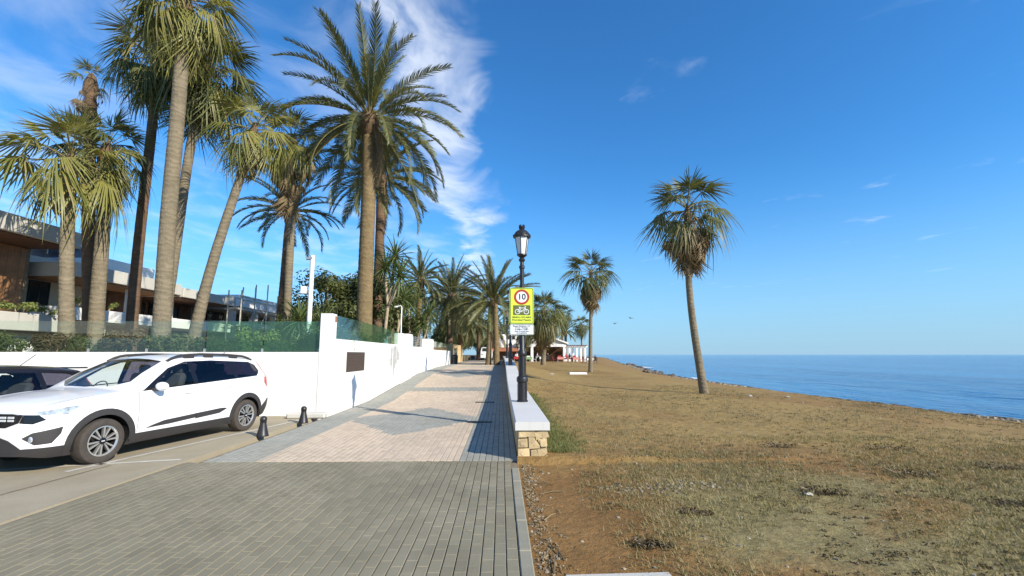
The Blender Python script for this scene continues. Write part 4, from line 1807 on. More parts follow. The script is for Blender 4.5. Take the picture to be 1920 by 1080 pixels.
def fan_palm(loc, top, r0, r1, label, leaf=1.0, n=34, skirt=0, skirt_len=1.0, mat='fan_leaf', tmat='trunk_fan', bend=0.0, seed=1, group='fan palms behind the white wall', lo=-.75, hi=1.35, scale_z=1.0, skirt_r=.35, skirt_s=.7):
    rs = random.Random(seed)
    g = thing('fan_palm', label, 'palm tree', loc, group=group)
    T_ = Vector(top) - Vector(loc)
    trunk_obj(g, T_, r0, r1, M[tmat], bend, seed=seed, base=.3)
    b = MB()
    b.lathe([(r1 * 1.02, -.45), (r1 * 1.3, -.2), (r1 * 1.25, .1), (r1 * .7, .4), (0, .55)], 10, c=T_)
    cr = b.build('crown', M['boots'], g, smooth=True)
    for i in range(n):
        s = (i + .5) / n
        el = hi + (lo - hi) * s ** .9 + rs.uniform(-.12, .12)
        az = i * 2.39996 + rs.uniform(-.3, .3)
        cls = 0 if el > .95 else 1 if el > .45 else 2 if el > -.1 else 3
        me = fan_mesh(cls, rs.randint(1, 3), mat)
        k = leaf * rs.uniform(.85, 1.12) * (1.0 if el < .9 else .85)
        put(me, 'frond', cr, T_ + Vector((0, 0, .12 + .25 * (1 - s))), az, el, rs.uniform(-.35, .35), k)
    for i in range(skirt):
        s = (i + .5) / skirt
        az = i * 2.39996 + rs.uniform(-.4, .4)
        el = R(-60) - R(26) * s + rs.uniform(-.14, .14)
        z = -.05 - s * skirt_len * .62
        rr = r1 * 1.0 + skirt_r * (1 - s) * .3
        put(dry_mesh(rs.randint(1, 4)), 'dry_frond', cr, T_ + Vector((rr * math.cos(az), rr * math.sin(az), z)), az, el, rs.uniform(-.8, .8), leaf * skirt_s * rs.uniform(.6, 1.3))
    return g


def date_palm(loc, top, r0, r1, label, L=4.2, n=52, seed=1, dry=0, group='date palms behind the white wall', tmat='trunk_date', lo=-.7, hi=1.45, trunks=None, mat='date_leaf', bend=0.0):
    rs = random.Random(seed)
    g = thing('date_palm', label, 'palm tree', loc, group=group)
    T_ = Vector(top) - Vector(loc)
    if trunks:
        for st in trunks:
            trunk_obj(g, (T_.x + st[0] * .55, T_.y, T_.z), r0, r1, M[tmat], bend, 1.2, True, seed=seed, base=.3, start=(st[0], st[1], 0))
    else:
        trunk_obj(g, T_, r0, r1, M[tmat], bend, 1.15, True, seed=seed, base=.3)
    b = MB()
    b.lathe([(r1 * 1.0, -.9), (r1 * 1.45, -.45), (r1 * 1.6, 0), (r1 * 1.1, .4), (0, .7)], 12, c=T_)
    cr = b.build('crown', M['boots'], g, smooth=True)
    for i in range(n):
        s = (i + .5) / n
        el = hi + (lo - hi) * s ** .85 + rs.uniform(-.1, .1)
        az = i * 2.39996 + rs.uniform(-.25, .25)
        cls = 0 if el > 1.1 else 1 if el > .55 else 2
        if el < -.1 and rs.random() < .5:
            cls = 1
        me = date_mesh(L, cls, rs.randint(1, 2), mat)
        rr = r1 * .9
        put(me, 'frond', cr, T_ + Vector((rr * math.cos(az) * math.cos(el), rr * math.sin(az) * math.cos(el), .25 * (1 - s))), az, el, rs.uniform(-.5, .5), rs.uniform(.85, 1.08))
    for i in range(dry):
        az = rs.uniform(-1.2, 1.2)
        put(dry_date_mesh(rs.randint(1, 2), min(L, 3.2)), 'dry_frond', cr, T_ + Vector((r1 * 1.3 * math.cos(az), r1 * 1.3 * math.sin(az), -.2)), az, R(-80) + rs.uniform(-.1, .1), rs.uniform(-1, 1), rs.uniform(.8, 1.05))
    return g


def head(cr, pos, n, leaf, seed, w=.055):
    rs = random.Random(seed)
    for i in range(n):
        s = (i + .5) / n
        el = 1.45 - 2.3 * s + rs.uniform(-.1, .1)
        az = i * 2.39996
        me = lib(('leaf', 'sword', rs.randint(1, 2)), lambda: sword(seed), M['sword_leaf'])
        put(me, 'leaf', cr, Vector(pos), az, el, rs.uniform(-.3, .3), leaf * rs.uniform(.8, 1.1) / .75)


def yucca(loc, label, limbs, leaf=.9, n=70, seed=1, r=.10, group='yuccas behind the white wall'):
    g = thing('yucca', label, 'yucca', loc, group=group)
    t = None
    for i, pts in enumerate(limbs):
        b = MB()
        m = len(pts)
        b.tube(pts, [r * (1 - .45 * k / m) for k in range(m)], 8)
        t = b.build('trunk', M['bark'], g, smooth=True)
        b = MB()
        b.sphere(pts[-1], (.13, .13, .22), 8, 6)
        cr = b.build('crown', M['boots'], g, smooth=True)
        head(cr, pts[-1], n, leaf, seed + i)
    return g


W_ = 'fan palms behind the white wall'
GZ = 1.45
fan_palm((-13.3, 14.0, GZ), (-13.95, 14.0, 7.6), .20, .16, 'fan palm with bright green crown, leftmost of all the palms', leaf=.98, n=27, skirt=6, seed=3, lo=-.5)
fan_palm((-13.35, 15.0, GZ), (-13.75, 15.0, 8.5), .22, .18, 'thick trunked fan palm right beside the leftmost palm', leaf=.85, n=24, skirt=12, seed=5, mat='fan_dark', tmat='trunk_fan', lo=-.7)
# dead palm: a bare brown top with a few short dry leaves
dp = fan_palm((-14.4, 16.0, GZ), (-15.55, 16.0, 11.7), .22, .17, 'dying fan palm with short brown withered top at far left', leaf=.42, n=8, skirt=24, skirt_len=1.6, seed=8, tmat='trunk_brown', lo=.1, hi=1.3, skirt_s=.8)
fan_palm((-13.4, 16.4, GZ), (-13.5, 16.4, 12.9), .19, .15, 'tall leaning brown trunked fan palm just left of the tallest palm', leaf=.95, n=36, skirt=14, seed=9, mat='fan_dark', tmat='trunk_brown', lo=-1.15)
fan_palm((-10.2, 13.6, GZ), (-10.5, 13.6, 13.0), .24, .19, 'tallest fan palm with thick grey trunk and huge crown', leaf=1.0, n=40, skirt=5, seed=12, lo=-.95)
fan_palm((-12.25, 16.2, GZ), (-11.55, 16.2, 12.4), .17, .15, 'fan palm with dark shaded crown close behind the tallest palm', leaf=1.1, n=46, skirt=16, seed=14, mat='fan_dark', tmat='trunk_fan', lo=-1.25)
fan_palm((-10.0, 14.5, GZ), (-8.45, 14.5, 9.0), .19, .12, 'fan palm with smooth grey trunk leaning hard to the right', leaf=.75, n=24, skirt=12, seed=17, lo=-.8, bend=-.15)
fan_palm((-9.6, 20.2, GZ), (-9.95, 20.2, 11.5), .16, .17, 'fan palm with thick shaggy straw skirt left of the great date palm', leaf=.92, n=24, skirt=64, skirt_len=3.6, seed=19, lo=-.5, skirt_r=1.0, skirt_s=.85)
date_palm((-13.2, 26.5, GZ), (-12.9, 26.5, 10.2), .25, .23, 'date palm with low arching fronds below the straw skirted palm', L=3.2, n=34, seed=23, lo=-.45, hi=1.1, tmat='trunk_brown')
date_palm((-6.1, 20.0, GZ), (-6.3, 20.0, 12.7), .35, .30, 'great date palm with broad feathery crown over the wall', L=4.5, n=62, seed=27, dry=10, lo=-.72)
date_palm((-7.2, 26.0, GZ), (-7.35, 26.0, 12.2), .29, .25, 'slimmer date palm close behind the great date palm', L=4.0, n=50, seed=29, dry=4, lo=-.55, tmat='trunk_brown')
date_palm((-.75, 37.8, .78), (-.72, 37.8, 5.9), .25, .2, 'double trunked date palm with stiff upright fronds growing in the walk', L=4.3, n=60, seed=31, group='date palms along the far walk', trunks=((-.36, 0), (.36, .1)), lo=-.35)
date_palm((-5.3, 45, .9), (-5.1, 45, 7.4), .34, .30, 'full crowned date palm over the beige stone wall', L=4.2, n=80, seed=33, group='date palms along the far walk', lo=-1.0, dry=5, tmat='trunk_brown')
date_palm((-4.9, 51, .9), (-4.4, 51, 5.6), .34, .30, 'drooping low date palm behind the beige stone wall', L=3.9, n=70, seed=35, group='date palms along the far walk', lo=-1.1, dry=6, tmat='trunk_brown')
date_palm((-7.6, 40, 1.4), (-7.4, 40, 8.2), .30, .26, 'small headed date palm behind the slatted wall panel', L=3.0, n=52, seed=37, group='date palms along the far walk', lo=-.8)
for k, (x, y, z, L, nm) in enumerate(((-3.2, 62, 5.4, 3.6, 'dark date palm far up the walk'), (-1.2, 70, 6.0, 3.8, 'date palm behind the double trunked one, in line with the walk'), (.4, 82, 5.4, 3.6, 'furthest date palm at the head of the walk'), (-6.6, 66, 7.0, 3.8, 'date palm furthest left beyond the beige stone wall'), (-9.5, 55, 6.6, 3.4, 'date palm in the dark trees behind the slatted wall'))):
    date_palm((x, y, .8), (x + .15, y, z), .3, .27, nm, L=L, n=36, seed=40 + k, group='date palms along the far walk', lo=-.9, dry=3, tmat='trunk_brown')

# palms on the beach side
B_ = 'fan palms on the beach'
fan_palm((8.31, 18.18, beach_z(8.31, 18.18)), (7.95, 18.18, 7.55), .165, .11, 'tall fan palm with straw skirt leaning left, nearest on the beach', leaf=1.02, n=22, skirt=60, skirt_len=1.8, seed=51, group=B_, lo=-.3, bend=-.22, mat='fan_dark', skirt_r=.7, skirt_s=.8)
fan_palm((7.1, 35.5, beach_z(7.1, 35.5)), (7.3, 35.5, 8.0), .17, .115, 'straight fan palm with ragged straw skirt, second on the beach', leaf=1.2, n=22, skirt=56, skirt_len=2.0, seed=53, group=B_, lo=-.3, mat='fan_dark', skirt_r=.8, skirt_s=.8)
fan_palm((4.65, 49.5, beach_z(4.65, 49.5)), (4.75, 49.5, 6.2), .27, .22, 'stocky fan palm with wide straw skirt in front of the restaurant', leaf=1.5, n=34, skirt=80, skirt_len=2.8, seed=55, group=B_, lo=-.4, mat='fan_dark', skirt_r=1.4, skirt_s=.9)
fan_palm((11.9, 86, .6), (11.9, 86, 9.2), .22, .16, 'slender fan palm just left of the second beach palm, behind the restaurant', leaf=1.3, n=30, skirt=18, skirt_len=1.6, seed=57, group=B_, lo=-.7, mat='fan_dark')
fan_palm((15.6, 86, .6), (15.6, 86, 7.2), .18, .14, 'small fan palm beyond the pergola, rightmost of the far ones', leaf=1.15, n=30, skirt=10, skirt_len=1.0, seed=59, group=B_, lo=-.8, mat='fan_dark')
date_palm((11.6, 80, .6), (11.6, 80, 5.6), .25, .22, 'low date palm beside the gable of the restaurant', L=2.6, n=34, seed=61, group='palms round the restaurant', tmat='trunk_brown')
fan_palm((3.0, 58, .6), (3.0, 58, 4.6), .24, .2, 'short fan palm half hidden behind the lamp post', leaf=1.1, n=26, skirt=30, skirt_len=1.6, seed=63, group='palms round the restaurant', mat='fan_dark')

# yuccas
yucca((-5.95, 23.2, GZ), 'tall forked yucca with spiky rosettes right of the great date palm', [[(-.4, 0, 0), (-.1, 0, 1.4), (.0, 0, 2.7), (-.15, 0, 3.9), (-.2, 0, 4.7)], [(.0, 0, 2.7), (.3, 0, 3.3), (.55, .1, 4.3)], [(.0, 0, 2.6), (.1, .3, 3.9), (.2, .4, 5.4)]], leaf=1.25, n=80, seed=71)
yucca((-6.6, 27.5, GZ), 'pale stemmed yucca in shade beside the thin light pole', [[(.3, 0, 0), (.1, 0, .9), (.25, 0, 2.0), (.15, 0, 3.2)], [(-.1, 0, 0), (.1, 0, .9), (.5, .1, 3.6)]], leaf=1.2, n=70, seed=74)
yucca((-6.1, 30.5, GZ), 'leaning yucca clump behind the slatted panel', [[(0, 0, 0), (.4, 0, 1.2), (.7, 0, 2.3)], [(.2, 0, 0), (.9, 0, 1.5), (1.1, .2, 3.0)], [(0, 0, 0), (-.2, 0, 1.8), (-.3, 0, 3.6)]], leaf=1.1, n=70, seed=77)
yucca((-7.9, 19.5, GZ), 'low spiky yucca left of the great date palm', [[(0, 0, 0), (0, 0, .7), (.05, 0, 1.35)], [(0, 0, .3), (-.6, 0, .9), (-.9, 0, 1.6)]], leaf=1.3, n=70, seed=80)


# ------------------------------------------------------------------ broadleaf trees and shrubs
M['tree_leaf'] = mat_leaf('tree_foliage', (.055, .075, .022), (.15, .165, .05), .25, .55, .8)
M['shrub_leaf'] = mat_leaf('shrub_foliage', (.05, .075, .022), (.16, .18, .055), .25, .55, 1.5)
M['bright_leaf'] = mat_leaf('light_foliage', (.14, .18, .05), (.30, .33, .10), .3, .5, 2)
M['dead_leaf'] = mat_leaf('brown_foliage', (.07, .045, .022), (.15, .11, .05), .2, .7, 2)


def leaf_cloud(clumps, per, size, seed):
    rs = random.Random(seed)
    b = MB()
    for (c, r) in clumps:
        for _ in range(per):
            d = Vector((rs.gauss(0, 1), rs.gauss(0, 1), rs.gauss(0, 1))).normalized()
            k = rs.random() ** .4
            p = Vector(c) + Vector((d.x * r[0], d.y * r[1], d.z * r[2])) * k
            s = size * rs.uniform(.6, 1.3)
            u = (d + Vector((rs.uniform(-.8, .8), rs.uniform(-.8, .8), rs.uniform(-.2, .9)))).normalized()
            a = u.orthogonal().normalized()
            a = (Matrix.Rotation(rs.uniform(0, 6.3), 3, u) @ a)
            w = u.cross(a)
            b.add([p - a * s, p + w * s * .42, p + a * s, p - w * s * .42], [(0, 1, 2, 3)])
    return b


def tree(loc, label, hgt, spread, nclump, per, size, seed, mat='tree_leaf', group='dark trees behind the glass panels', trunk_h=.4):
    rs = random.Random(seed)
    g = thing('broadleaf_tree', label, 'tree', loc, group=group)
    b = MB()
    tp = Vector((0, 0, hgt * trunk_h))
    b.tube([(0, 0, -.2), (.05, 0, hgt * trunk_h * .5), tp], [.22, .17, .14], 9)
    cl_ = []
    for i in range(nclump):
        a = i * 2.4 + rs.uniform(-.3, .3)
        rr = spread * rs.uniform(.15, .8)
        z = hgt * rs.uniform(.38, .92)
        c = Vector((rr * math.cos(a), rr * math.sin(a), z))
        b.tube([tp, tp.lerp(c, .55) + Vector((0, 0, .15)), c], [.09, .05, .02], 6)
        q = spread * rs.uniform(.28, .46)
        cl_.append((c, (q, q, q * .75)))
    b.build('trunk', M['bark'], g, smooth=True)
    leaf_cloud(cl_, per, size, seed).build('crown', M[mat], g, fix=False)
    return g


tree((-10.0, 25.5, GZ), 'dense dark green tree behind the white mast', 4.7, 2.6, 22, 420, .11, 5)
tree((-8.3, 26.5, GZ), 'dark rounded tree left of the great date palm', 5.0, 2.5, 20, 420, .11, 6)
tree((-7.6, 31.0, GZ), 'dark tree in shade behind the tall yucca', 5.2, 2.6, 20, 380, .12, 7)
tree((-9.5, 38.0, GZ), 'dark tree behind the leaning yuccas', 5.6, 3.0, 20, 360, .13, 8)
tree((-7.5, 58.0, .8), 'dark tree beyond the beige stone wall', 4.5, 3.4, 20, 300, .16, 9)
tree((-3.2, 78.0, .8), 'low dark tree at the far end of the walk', 4.2, 3.6, 20, 300, .18, 10)
tree((-.4, 104.0, .8), 'dark tree closing the view at the head of the walk', 6.0, 4.5, 22, 300, .22, 12)
tree((-8.5, 92.0, .8), 'tall dark tree far left of the head of the walk', 7.0, 5.0, 22, 300, .22, 13)
tree((6.5, 88.0, .6), 'dark tree rising behind the restaurant roof', 6.4, 3.6, 20, 300, .18, 11, group='palms round the restaurant')


def shrub(loc, label, w, h, per, size, seed, mat='shrub_leaf', group='shrubs along the top of the white wall', n=6):
    rs = random.Random(seed)
    g = thing('shrub', label, 'shrub', loc, group=group)
    b = MB()
    cl_ = []
    for i in range(n):
        c = Vector((rs.uniform(-.45, .45) * w, rs.uniform(-.2, .2), h * rs.uniform(.3, .85)))
        b.tube([(c.x * .2, 0, -.05), c * .6, c], [.02, .014, .006], 5)
        q = w * rs.uniform(.16, .3)
        cl_.append((c, (q, q * .8, min(q, h * .35))))
    b.build('stems', M['bark'], g)
    leaf_cloud(cl_, per, size, seed).build('foliage', M[mat], g, fix=False)
    return g


rs = random.Random(77)
xs_ = [-16.4, -15.2, -14.2, -12.9, -11.9, -11.1, -9.7, -9.0, -8.1, -7.3, -6.75, -5.9]
names = ['leafy shrub at the far left above the black car', 'loose shrub in front of the white villa wall', 'shrub just left of the leftmost palm trunk', 'dark shrub between the two leftmost palm trunks',
         'shrub at the foot of the brown leaning trunk', 'brown shrub left of the tallest palm trunk', 'shrub right of the tallest palm trunk', 'shrub at the foot of the leaning grey trunk',
         'low shrub below the scaffolding', 'light green bush behind the green glass', 'sparse shrub left of the white mast', 'white flowering shrub at the foot of the white mast']
for i, x in enumerate(xs_):
    m = 'dead_leaf' if i in (3, 5, 8) else 'bright_leaf' if i == 9 else 'shrub_leaf'
    h = [1.0, .75, .9, .8, .7, .8, .75, .7, .65, 1.05, .55, .75][i]
    shrub((x, 12.95 + rs.uniform(0, .35), GZ), names[i], 1.15, h, 230, .055, 100 + i, m, n=8)
for i, (y, nm) in enumerate(((14.2, 'leafy bush behind the first side pane'), (16.6, 'green bush behind the second side pane'), (19.0, 'dense bush behind the third side pane'), (33.0, 'bush behind the far side panes'), (37.5, 'bush at the far end of the side panes'))):
    shrub((-5.6, y, GZ), nm, 1.6, 1.15, 260, .06, 140 + i, n=8, group='bushes behind the side panes')
# small stuff on the garden soil: ground cover
b = MB()
rs = random.Random(9)
for _ in range(9000):
    x, y = rs.uniform(-26, -5.2), rs.uniform(12.6, 21)
    z = GZ + rs.random() ** 2 * .28
    s = rs.uniform(.03, .07)
    a = rs.uniform(0, 6.3)
    t = rs.uniform(-.4, .4)
    b.add([(x - s * math.cos(a), y - s * math.sin(a), z), (x + .02, y, z + s * .6), (x + s * math.cos(a), y + s * math.sin(a), z + t * s), (x, y + .02, z - s * .3)], [(0, 1, 2, 3)])
tag(b.build('ground_cover', M['shrub_leaf'], fix=False), 'low green ground cover on the raised garden', 'plants', kind='stuff')

# ------------------------------------------------------------------ villas
M['dark_glass'] = mat_plain('dark_window_glass', (.02, .024, .028), .06, .1, 2, 0, spec=.6)
M['beige_wall'] = mat_plain('sand_render', (.40, .35, .25), .85, .06, 1, .3, 40)
M['solar'] = mat_plain('blue_solar_panel', (.02, .035, .12), .15, .1, 3, 0)


def bxs(name, mat, parent, x0, x1, y0, y1, z0, z1, bev=0.0):
    b = MB()
    b.box(((x0 + x1) / 2, (y0 + y1) / 2, (z0 + z1) / 2), (x1 - x0, y1 - y0, z1 - z0), bev=bev)
    return b.build(name, M[mat], parent, world=True)


def window(parent, x, y0, y1, z0, z1, n=2):
    """glazing in a plane facing +x"""
    w = bxs('window', 'dark_glass', parent, x - .06, x, y0, y1, z0, z1)
    for i in range(n + 1):
        y = y0 + (y1 - y0) * i / n
        bxs('frame', 'metal_dark', w, x - .05, x + .03, y - .03, y + .03, z0, z1)
    bxs('frame', 'metal_dark', w, x - .05, x + .025, y0 + .03, y1 - .03, z1 - .07, z1)
    return w


v1 = thing('villa', 'modern villa at far left with deep cantilevered roof and cedar wall', 'house', (-16.4, 12, GZ))
bxs('roof', 'concrete', v1, -28, -16.4, 3.5, 17.3, 5.72, 6.32, .02)
bxs('roof_edge', 'white_paint', v1, -27, -16.9, 3.8, 15.2, 6.325, 6.40)
bxs('soffit', 'soffit', v1, -27.9, -16.55, 3.6, 17.2, 5.67, 5.715)
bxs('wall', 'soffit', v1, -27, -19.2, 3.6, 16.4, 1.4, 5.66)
cw = bxs('cedar_wall', 'mortar', v1, -20.4, -18.2, 17.06, 17.2, 3.1, 5.66)
for i in range(11):
    bxs('plank', 'wood', cw, -20.37 + i * .197, -20.18 + i * .197, 17.0, 17.07, 3.1, 5.65)
for i in range(9):
    bxs('plank', 'wood', cw, -18.22, -18.17, 15.15 + i * .21, 15.35 + i * .21, 3.1, 5.65)
bxs('cedar_return', 'wood', v1, -18.35, -18.225, 15.15, 17.0, 3.1, 5.655)
window(v1, -19.12, 8.5, 13.4, 3.2, 5.5, 4)
bxs('planter_slab', 'concrete', v1, -24, -16.1, 4, 17.1, 2.42, 3.02, .02)
bxs('lower_soffit', 'soffit', v1, -23.9, -16.2, 4.1, 16.8, 2.37, 2.415)
bxs('lower_wall', 'white_wall', v1, -17.0, -16.6, 14.6, 16.8, 1.3, 2.36)
bxs('carport_back', 'metal_dark', v1, -22, -21.8, 6, 16.8, 1.3, 2.36)
rs = random.Random(31)
for i in range(5):
    y = 12.9 + i * .85
    g = shrub((-16.45, y, 3.02), ['leftmost', 'second', 'third', 'fourth', 'rightmost'][i] + ' yellow green plant in the balcony planter of the villa', 1.1, .38, 90, .05, 200 + i, 'bright_leaf', 'plants in the villa planter', 4)

def ymap(y):
    return ip(y, [17.2, 28.2, 28.5, 39.6, 41, 66], [17.5, 23.6, 23.7, 28.4, 29, 46])


_bxs, _window = bxs, window


def bxs(name, mat, parent, x0, x1, y0, y1, z0, z1, bev=0.0):
    return _bxs(name, mat, parent, x0, x1, ymap(y0), ymap(y1), z0, z1, bev)


v2 = thing('villa', 'modern villa with long grey roof slab behind the palm trunks', 'house', (-17, 22, GZ))
bxs('roof', 'concrete', v2, -27, -16.9, 17.6, 28.2, 4.72, 5.28, .02)
bxs('soffit', 'wood', v2, -26.9, -17.05, 17.7, 28.1, 4.66, 4.715)
bxs('upper_storey', 'white_wall', v2, -26, -19.5, 22.0, 31.5, 5.29, 6.35)
bxs('upper_storey', 'white_wall', v2, -26, -19.0, 17.6, 21.9, 5.29, 5.62)
sp_ = MB()
sp_.box((-19.6, 18.6, 6.12), (3.6, 2.9, .07), tilt=Matrix.Rotation(R(-5), 3, 'X'))
so = sp_.build('solar_panel', M['solar'], v2, world=True)
for y in (17.6, 21.2):
    bxs('panel_leg', 'steel', so, -18.2, -18.12, y, y + .08, 5.62, 6.1)
bxs('wall', 'beige_wall', v2, -25, -18.9, 17.75, 28.0, 1.3, 4.65)
window(v2, -18.86, 18.0, 19.4, 3.3, 4.6, 2)
bxs('dark_recess', 'soffit', v2, -18.88, -18.80, 24.3, 27.9, 3.3, 4.6)
bxs('column', 'white_wall', v2, -17.6, -17.3, 23.4, 23.8, 3.4, 4.65)
bxs('balcony', 'white_wall', v2, -24, -17.0, 17.2, 28.2, 3.0, 3.50, .01)
bxs('balcony_soffit', 'concrete', v2, -23.9, -17.2, 17.3, 28.1, 2.93, 2.995)
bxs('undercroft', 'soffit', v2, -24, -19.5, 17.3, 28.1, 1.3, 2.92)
for y in (18, 21.2, 24.4, 27.6):
    bxs('column', 'white_wall', v2, -17.7, -17.4, y, y + .3, 1.3, 2.92)
for i in range(3):
    shrub((-17.35, 18.3 + i * 1.5, 3.5), ['left', 'middle', 'right'][i] + ' one of three wispy plants on the balcony of the long roofed villa', .6, .4, 60, .05, 230 + i, 'bright_leaf', 'plants on the balcony', 3)

v3 = thing('villa', 'dark fronted villa with flat roof beside the scaffolding', 'house', (-17.2, 34, GZ))
bxs('roof', 'concrete', v3, -27, -16.9, 28.6, 39.6, 4.66, 5.16, .02)
bxs('roof_box', 'white_wall', v3, -24, -19.5, 32, 36, 5.165, 5.7)
bxs('soffit', 'soffit', v3, -26.9, -17.05, 28.7, 39.5, 4.60, 4.655)
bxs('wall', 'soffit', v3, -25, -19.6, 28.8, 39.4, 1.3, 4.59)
for y0, y1 in ((29.5, 30.6), (31.4, 33.4), (34.4, 36.6)):
    window(v3, -19.55, y0, y1, 3.45, 4.5, 2)
bxs('pier', 'concrete', v3, -18.6, -18.2, 31.0, 31.3, 3.5, 4.59)
bxs('balcony', 'white_wall', v3, -24, -17.1, 28.5, 39.6, 3.0, 3.5, .01)
bxs('undercroft', 'soffit', v3, -24, -19.2, 28.6, 39.5, 1.3, 2.99)

v4 = thing('house_shell', 'white house shell under construction behind the scaffolding', 'house', (-17.5, 50, GZ))
for z0, z1, ext in ((3.45, 3.8, 0), (4.75, 5.5, .4)):
    bxs('slab', 'white_wall', v4, -27, -17.4 + ext, 41, 66, z0, z1)
bxs('wall', 'beige_wall', v4, -26, -20, 42, 65, 1.3, 4.74)
for i in range(7):
    bxs('column', 'white_wall', v4, -17.9, -17.55, 41.5 + i * 3.9, 41.9 + i * 3.9, 1.3, 4.74)
for i in range(5):
    window(v4, -19.94, 43 + i * 4.4, 45.6 + i * 4.4, 3.85, 4.6, 2)
sc_ = thing('scaffolding', 'pale tube scaffolding in front of the house shell', 'scaffolding', (-16.2, 34, GZ))
for i in range(9):
    for x in (-16.9, -16.1):
        b = MB()
        y = 27.6 + i * 1.5
        b.tube([(x, y, GZ), (x, y, 5.6 + .4 * (i % 3))], .04, 6)
        b.build('standard', M['line'], sc_, world=True)
for z in (2.4, 3.4, 4.4, 5.2):
    for x in (-16.9, -16.1):
        b = MB()
        b.tube([(x, 27.3, z), (x, 39.9, z + .05)], .035, 6)
        b.build('ledger', M['line'], sc_, world=True)
for i in range(8):
    b = MB()
    y = 27.6 + i * 1.5
    b.tube([(-16.1, y, 2.4), (-16.1, y + 1.5, 4.4)], .03, 6)
    b.build('brace', M['line'], sc_, world=True)
    for z in (2.46, 4.46):
        _bxs('plank', 'line', sc_, -16.85, -16.15, y + .03, y + 1.47, z, z + .05)

bxs, window = _bxs, _window

# ------------------------------------------------------------------ far vehicles at the end of the walk
wv = thing('white_van', 'small white van parked beyond the beige stone wall', 'van', (-2.2, 66, .8))
b = MB()
prof = [(-.85, .35), (-.9, .9), (-.85, 1.35), (-.7, 1.9), (.7, 1.9), (.85, 1.35), (.9, .9), (.85, .35)]
b.prism(prof, lambda u, v, d: (u, d, v), 0, 4.0, bev=.06)
vb = b.build('body', M['car_white'], wv, smooth=30)
b = MB()
b.prism([(-.66, 1.30), (.66, 1.30), (.58, 1.78), (-.58, 1.78)], lambda u, v, d: (u, d, v), -.004, .02)
b.build('windscreen', M['dark_glass'], wv)
for s in (-1, 1):
    for y in (.8, 3.2):
        b = MB()
        b.lathe([(.31, -.1), (.31, .1)], 16, c=(s * .80, y, .31), axis='X')
        b.build('wheel', M['tyre'], wv)
    b = MB()
    b.box((s * .62, -.01, .85), (.26, .03, .14))
    b.build('headlight', M['lens'], wv)

# ------------------------------------------------------------------ beach restaurant
M['roof_white'] = mat_plain('white_roof', (.74, .72, .68), .7, .06, 1, .2, 20)
M['awning'] = mat_plain('terracotta_awning', (.36, .13, .06), .8, .12, 1, .2, 20)
M['red_plastic'] = mat_plain('red_plastic', (.42, .03, .035), .5, .1, 4, 0)
M['pink_cloth'] = mat_plain('pink_cloth', (.55, .24, .22), .8, .1, 4, 0)
M['green_cloth'] = mat_plain('green_cloth', (.22, .36, .16), .8, .1, 4, 0)
RZ = .6
rt = thing('beach_restaurant', 'white beach restaurant with gabled roof and open front', 'restaurant', (6.2, 70, RZ))
b = MB()
xl, xr, xm, ze, zr_ = 2.6, 10.2, 6.4, 3.25, 4.75
y0, y1 = 69.4, 80
vs = []
for y in (y0, y1):
    vs += [(xl - .3, y, ze - .02), (xm, y, zr_), (xr + .3, y, ze - .02), (xr + .3, y, ze + .23), (xm, y, zr_ + .27), (xl - .3, y, ze + .23)]
b.add(vs, [(0, 1, 4, 5), (1, 2, 3, 4), (6, 11, 10, 7), (7, 10, 9, 8), (5, 4, 10, 11), (4, 3, 9, 10), (0, 6, 7, 1), (1, 7, 8, 2), (0, 5, 11, 6), (2, 8, 9, 3)])
b.build('roof', M['roof_white'], rt, world=True)
b = MB()
b.add([(xl, 69.8, ze), (xr, 69.8, ze), (xm, 69.8, zr_ - .03)], [(0, 1, 2)])
gb = b.build('gable', M['concrete'], rt, world=True)
for i in range(5):
    x = 4.9 + i * .75
    b = MB()
    b.box((x, 69.77, ze + .55 - abs(i - 2) * .12), (.3, .05, .4))
    b.build('gable_window', M['dark_glass'], gb, world=True)
bxs('beam', 'white_wall', rt, xl, xr, 69.6, 69.9, 2.85, 3.24)
for x in (2.7, 4.6, 9.7):
    bxs('column', 'white_wall', rt, x, x + .42, 69.62, 69.98, RZ - .1, 2.85)
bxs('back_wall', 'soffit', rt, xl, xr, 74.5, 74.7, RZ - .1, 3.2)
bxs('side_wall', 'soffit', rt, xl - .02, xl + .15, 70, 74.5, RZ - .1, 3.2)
bxs('wing', 'white_wall', rt, -1.5, 2.55, 70.5, 78, RZ - .1, 4.0)
bxs('wing_upper', 'white_wall', rt, -.5, 3.6, 74, 80, 3.5, 5.0)
for i in range(4):
    bxs('window', 'dark_glass', rt, -.1 + i * .95, .35 + i * .95, 73.93, 73.99, 4.1, 4.7)
b = MB()
b.add([(-1.6, 70.45, 2.75), (2.6, 70.45, 2.75), (2.6, 68.6, 2.3), (-1.6, 68.6, 2.3), (-1.6, 68.6, 2.12), (2.6, 68.6, 2.12)], [(0, 1, 2, 3), (3, 2, 5, 4)])
b.build('awning', M['awning'], rt, world=True, fix=False)
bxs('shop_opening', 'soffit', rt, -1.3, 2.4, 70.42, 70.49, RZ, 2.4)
pg = thing('pergola', 'white posted pergola on the sea side of the restaurant', 'pergola', (11.8, 70, RZ))
for x in (10.55, 11.7, 13.0):
    for y in (69.6, 73.2):
        bxs('post', 'white_wall', pg, x, x + .3, y, y + .3, RZ - .1, 2.75)
for y in (69.55, 73.15):
    bxs('beam', 'white_wall', pg, 10.4, 13.5, y, y + .4, 2.76, 2.98)
for i in range(9):
    bxs('rafter', 'wood', pg, 10.5 + i * .35, 10.58 + i * .35, 69.2, 74, 2.99, 3.12)


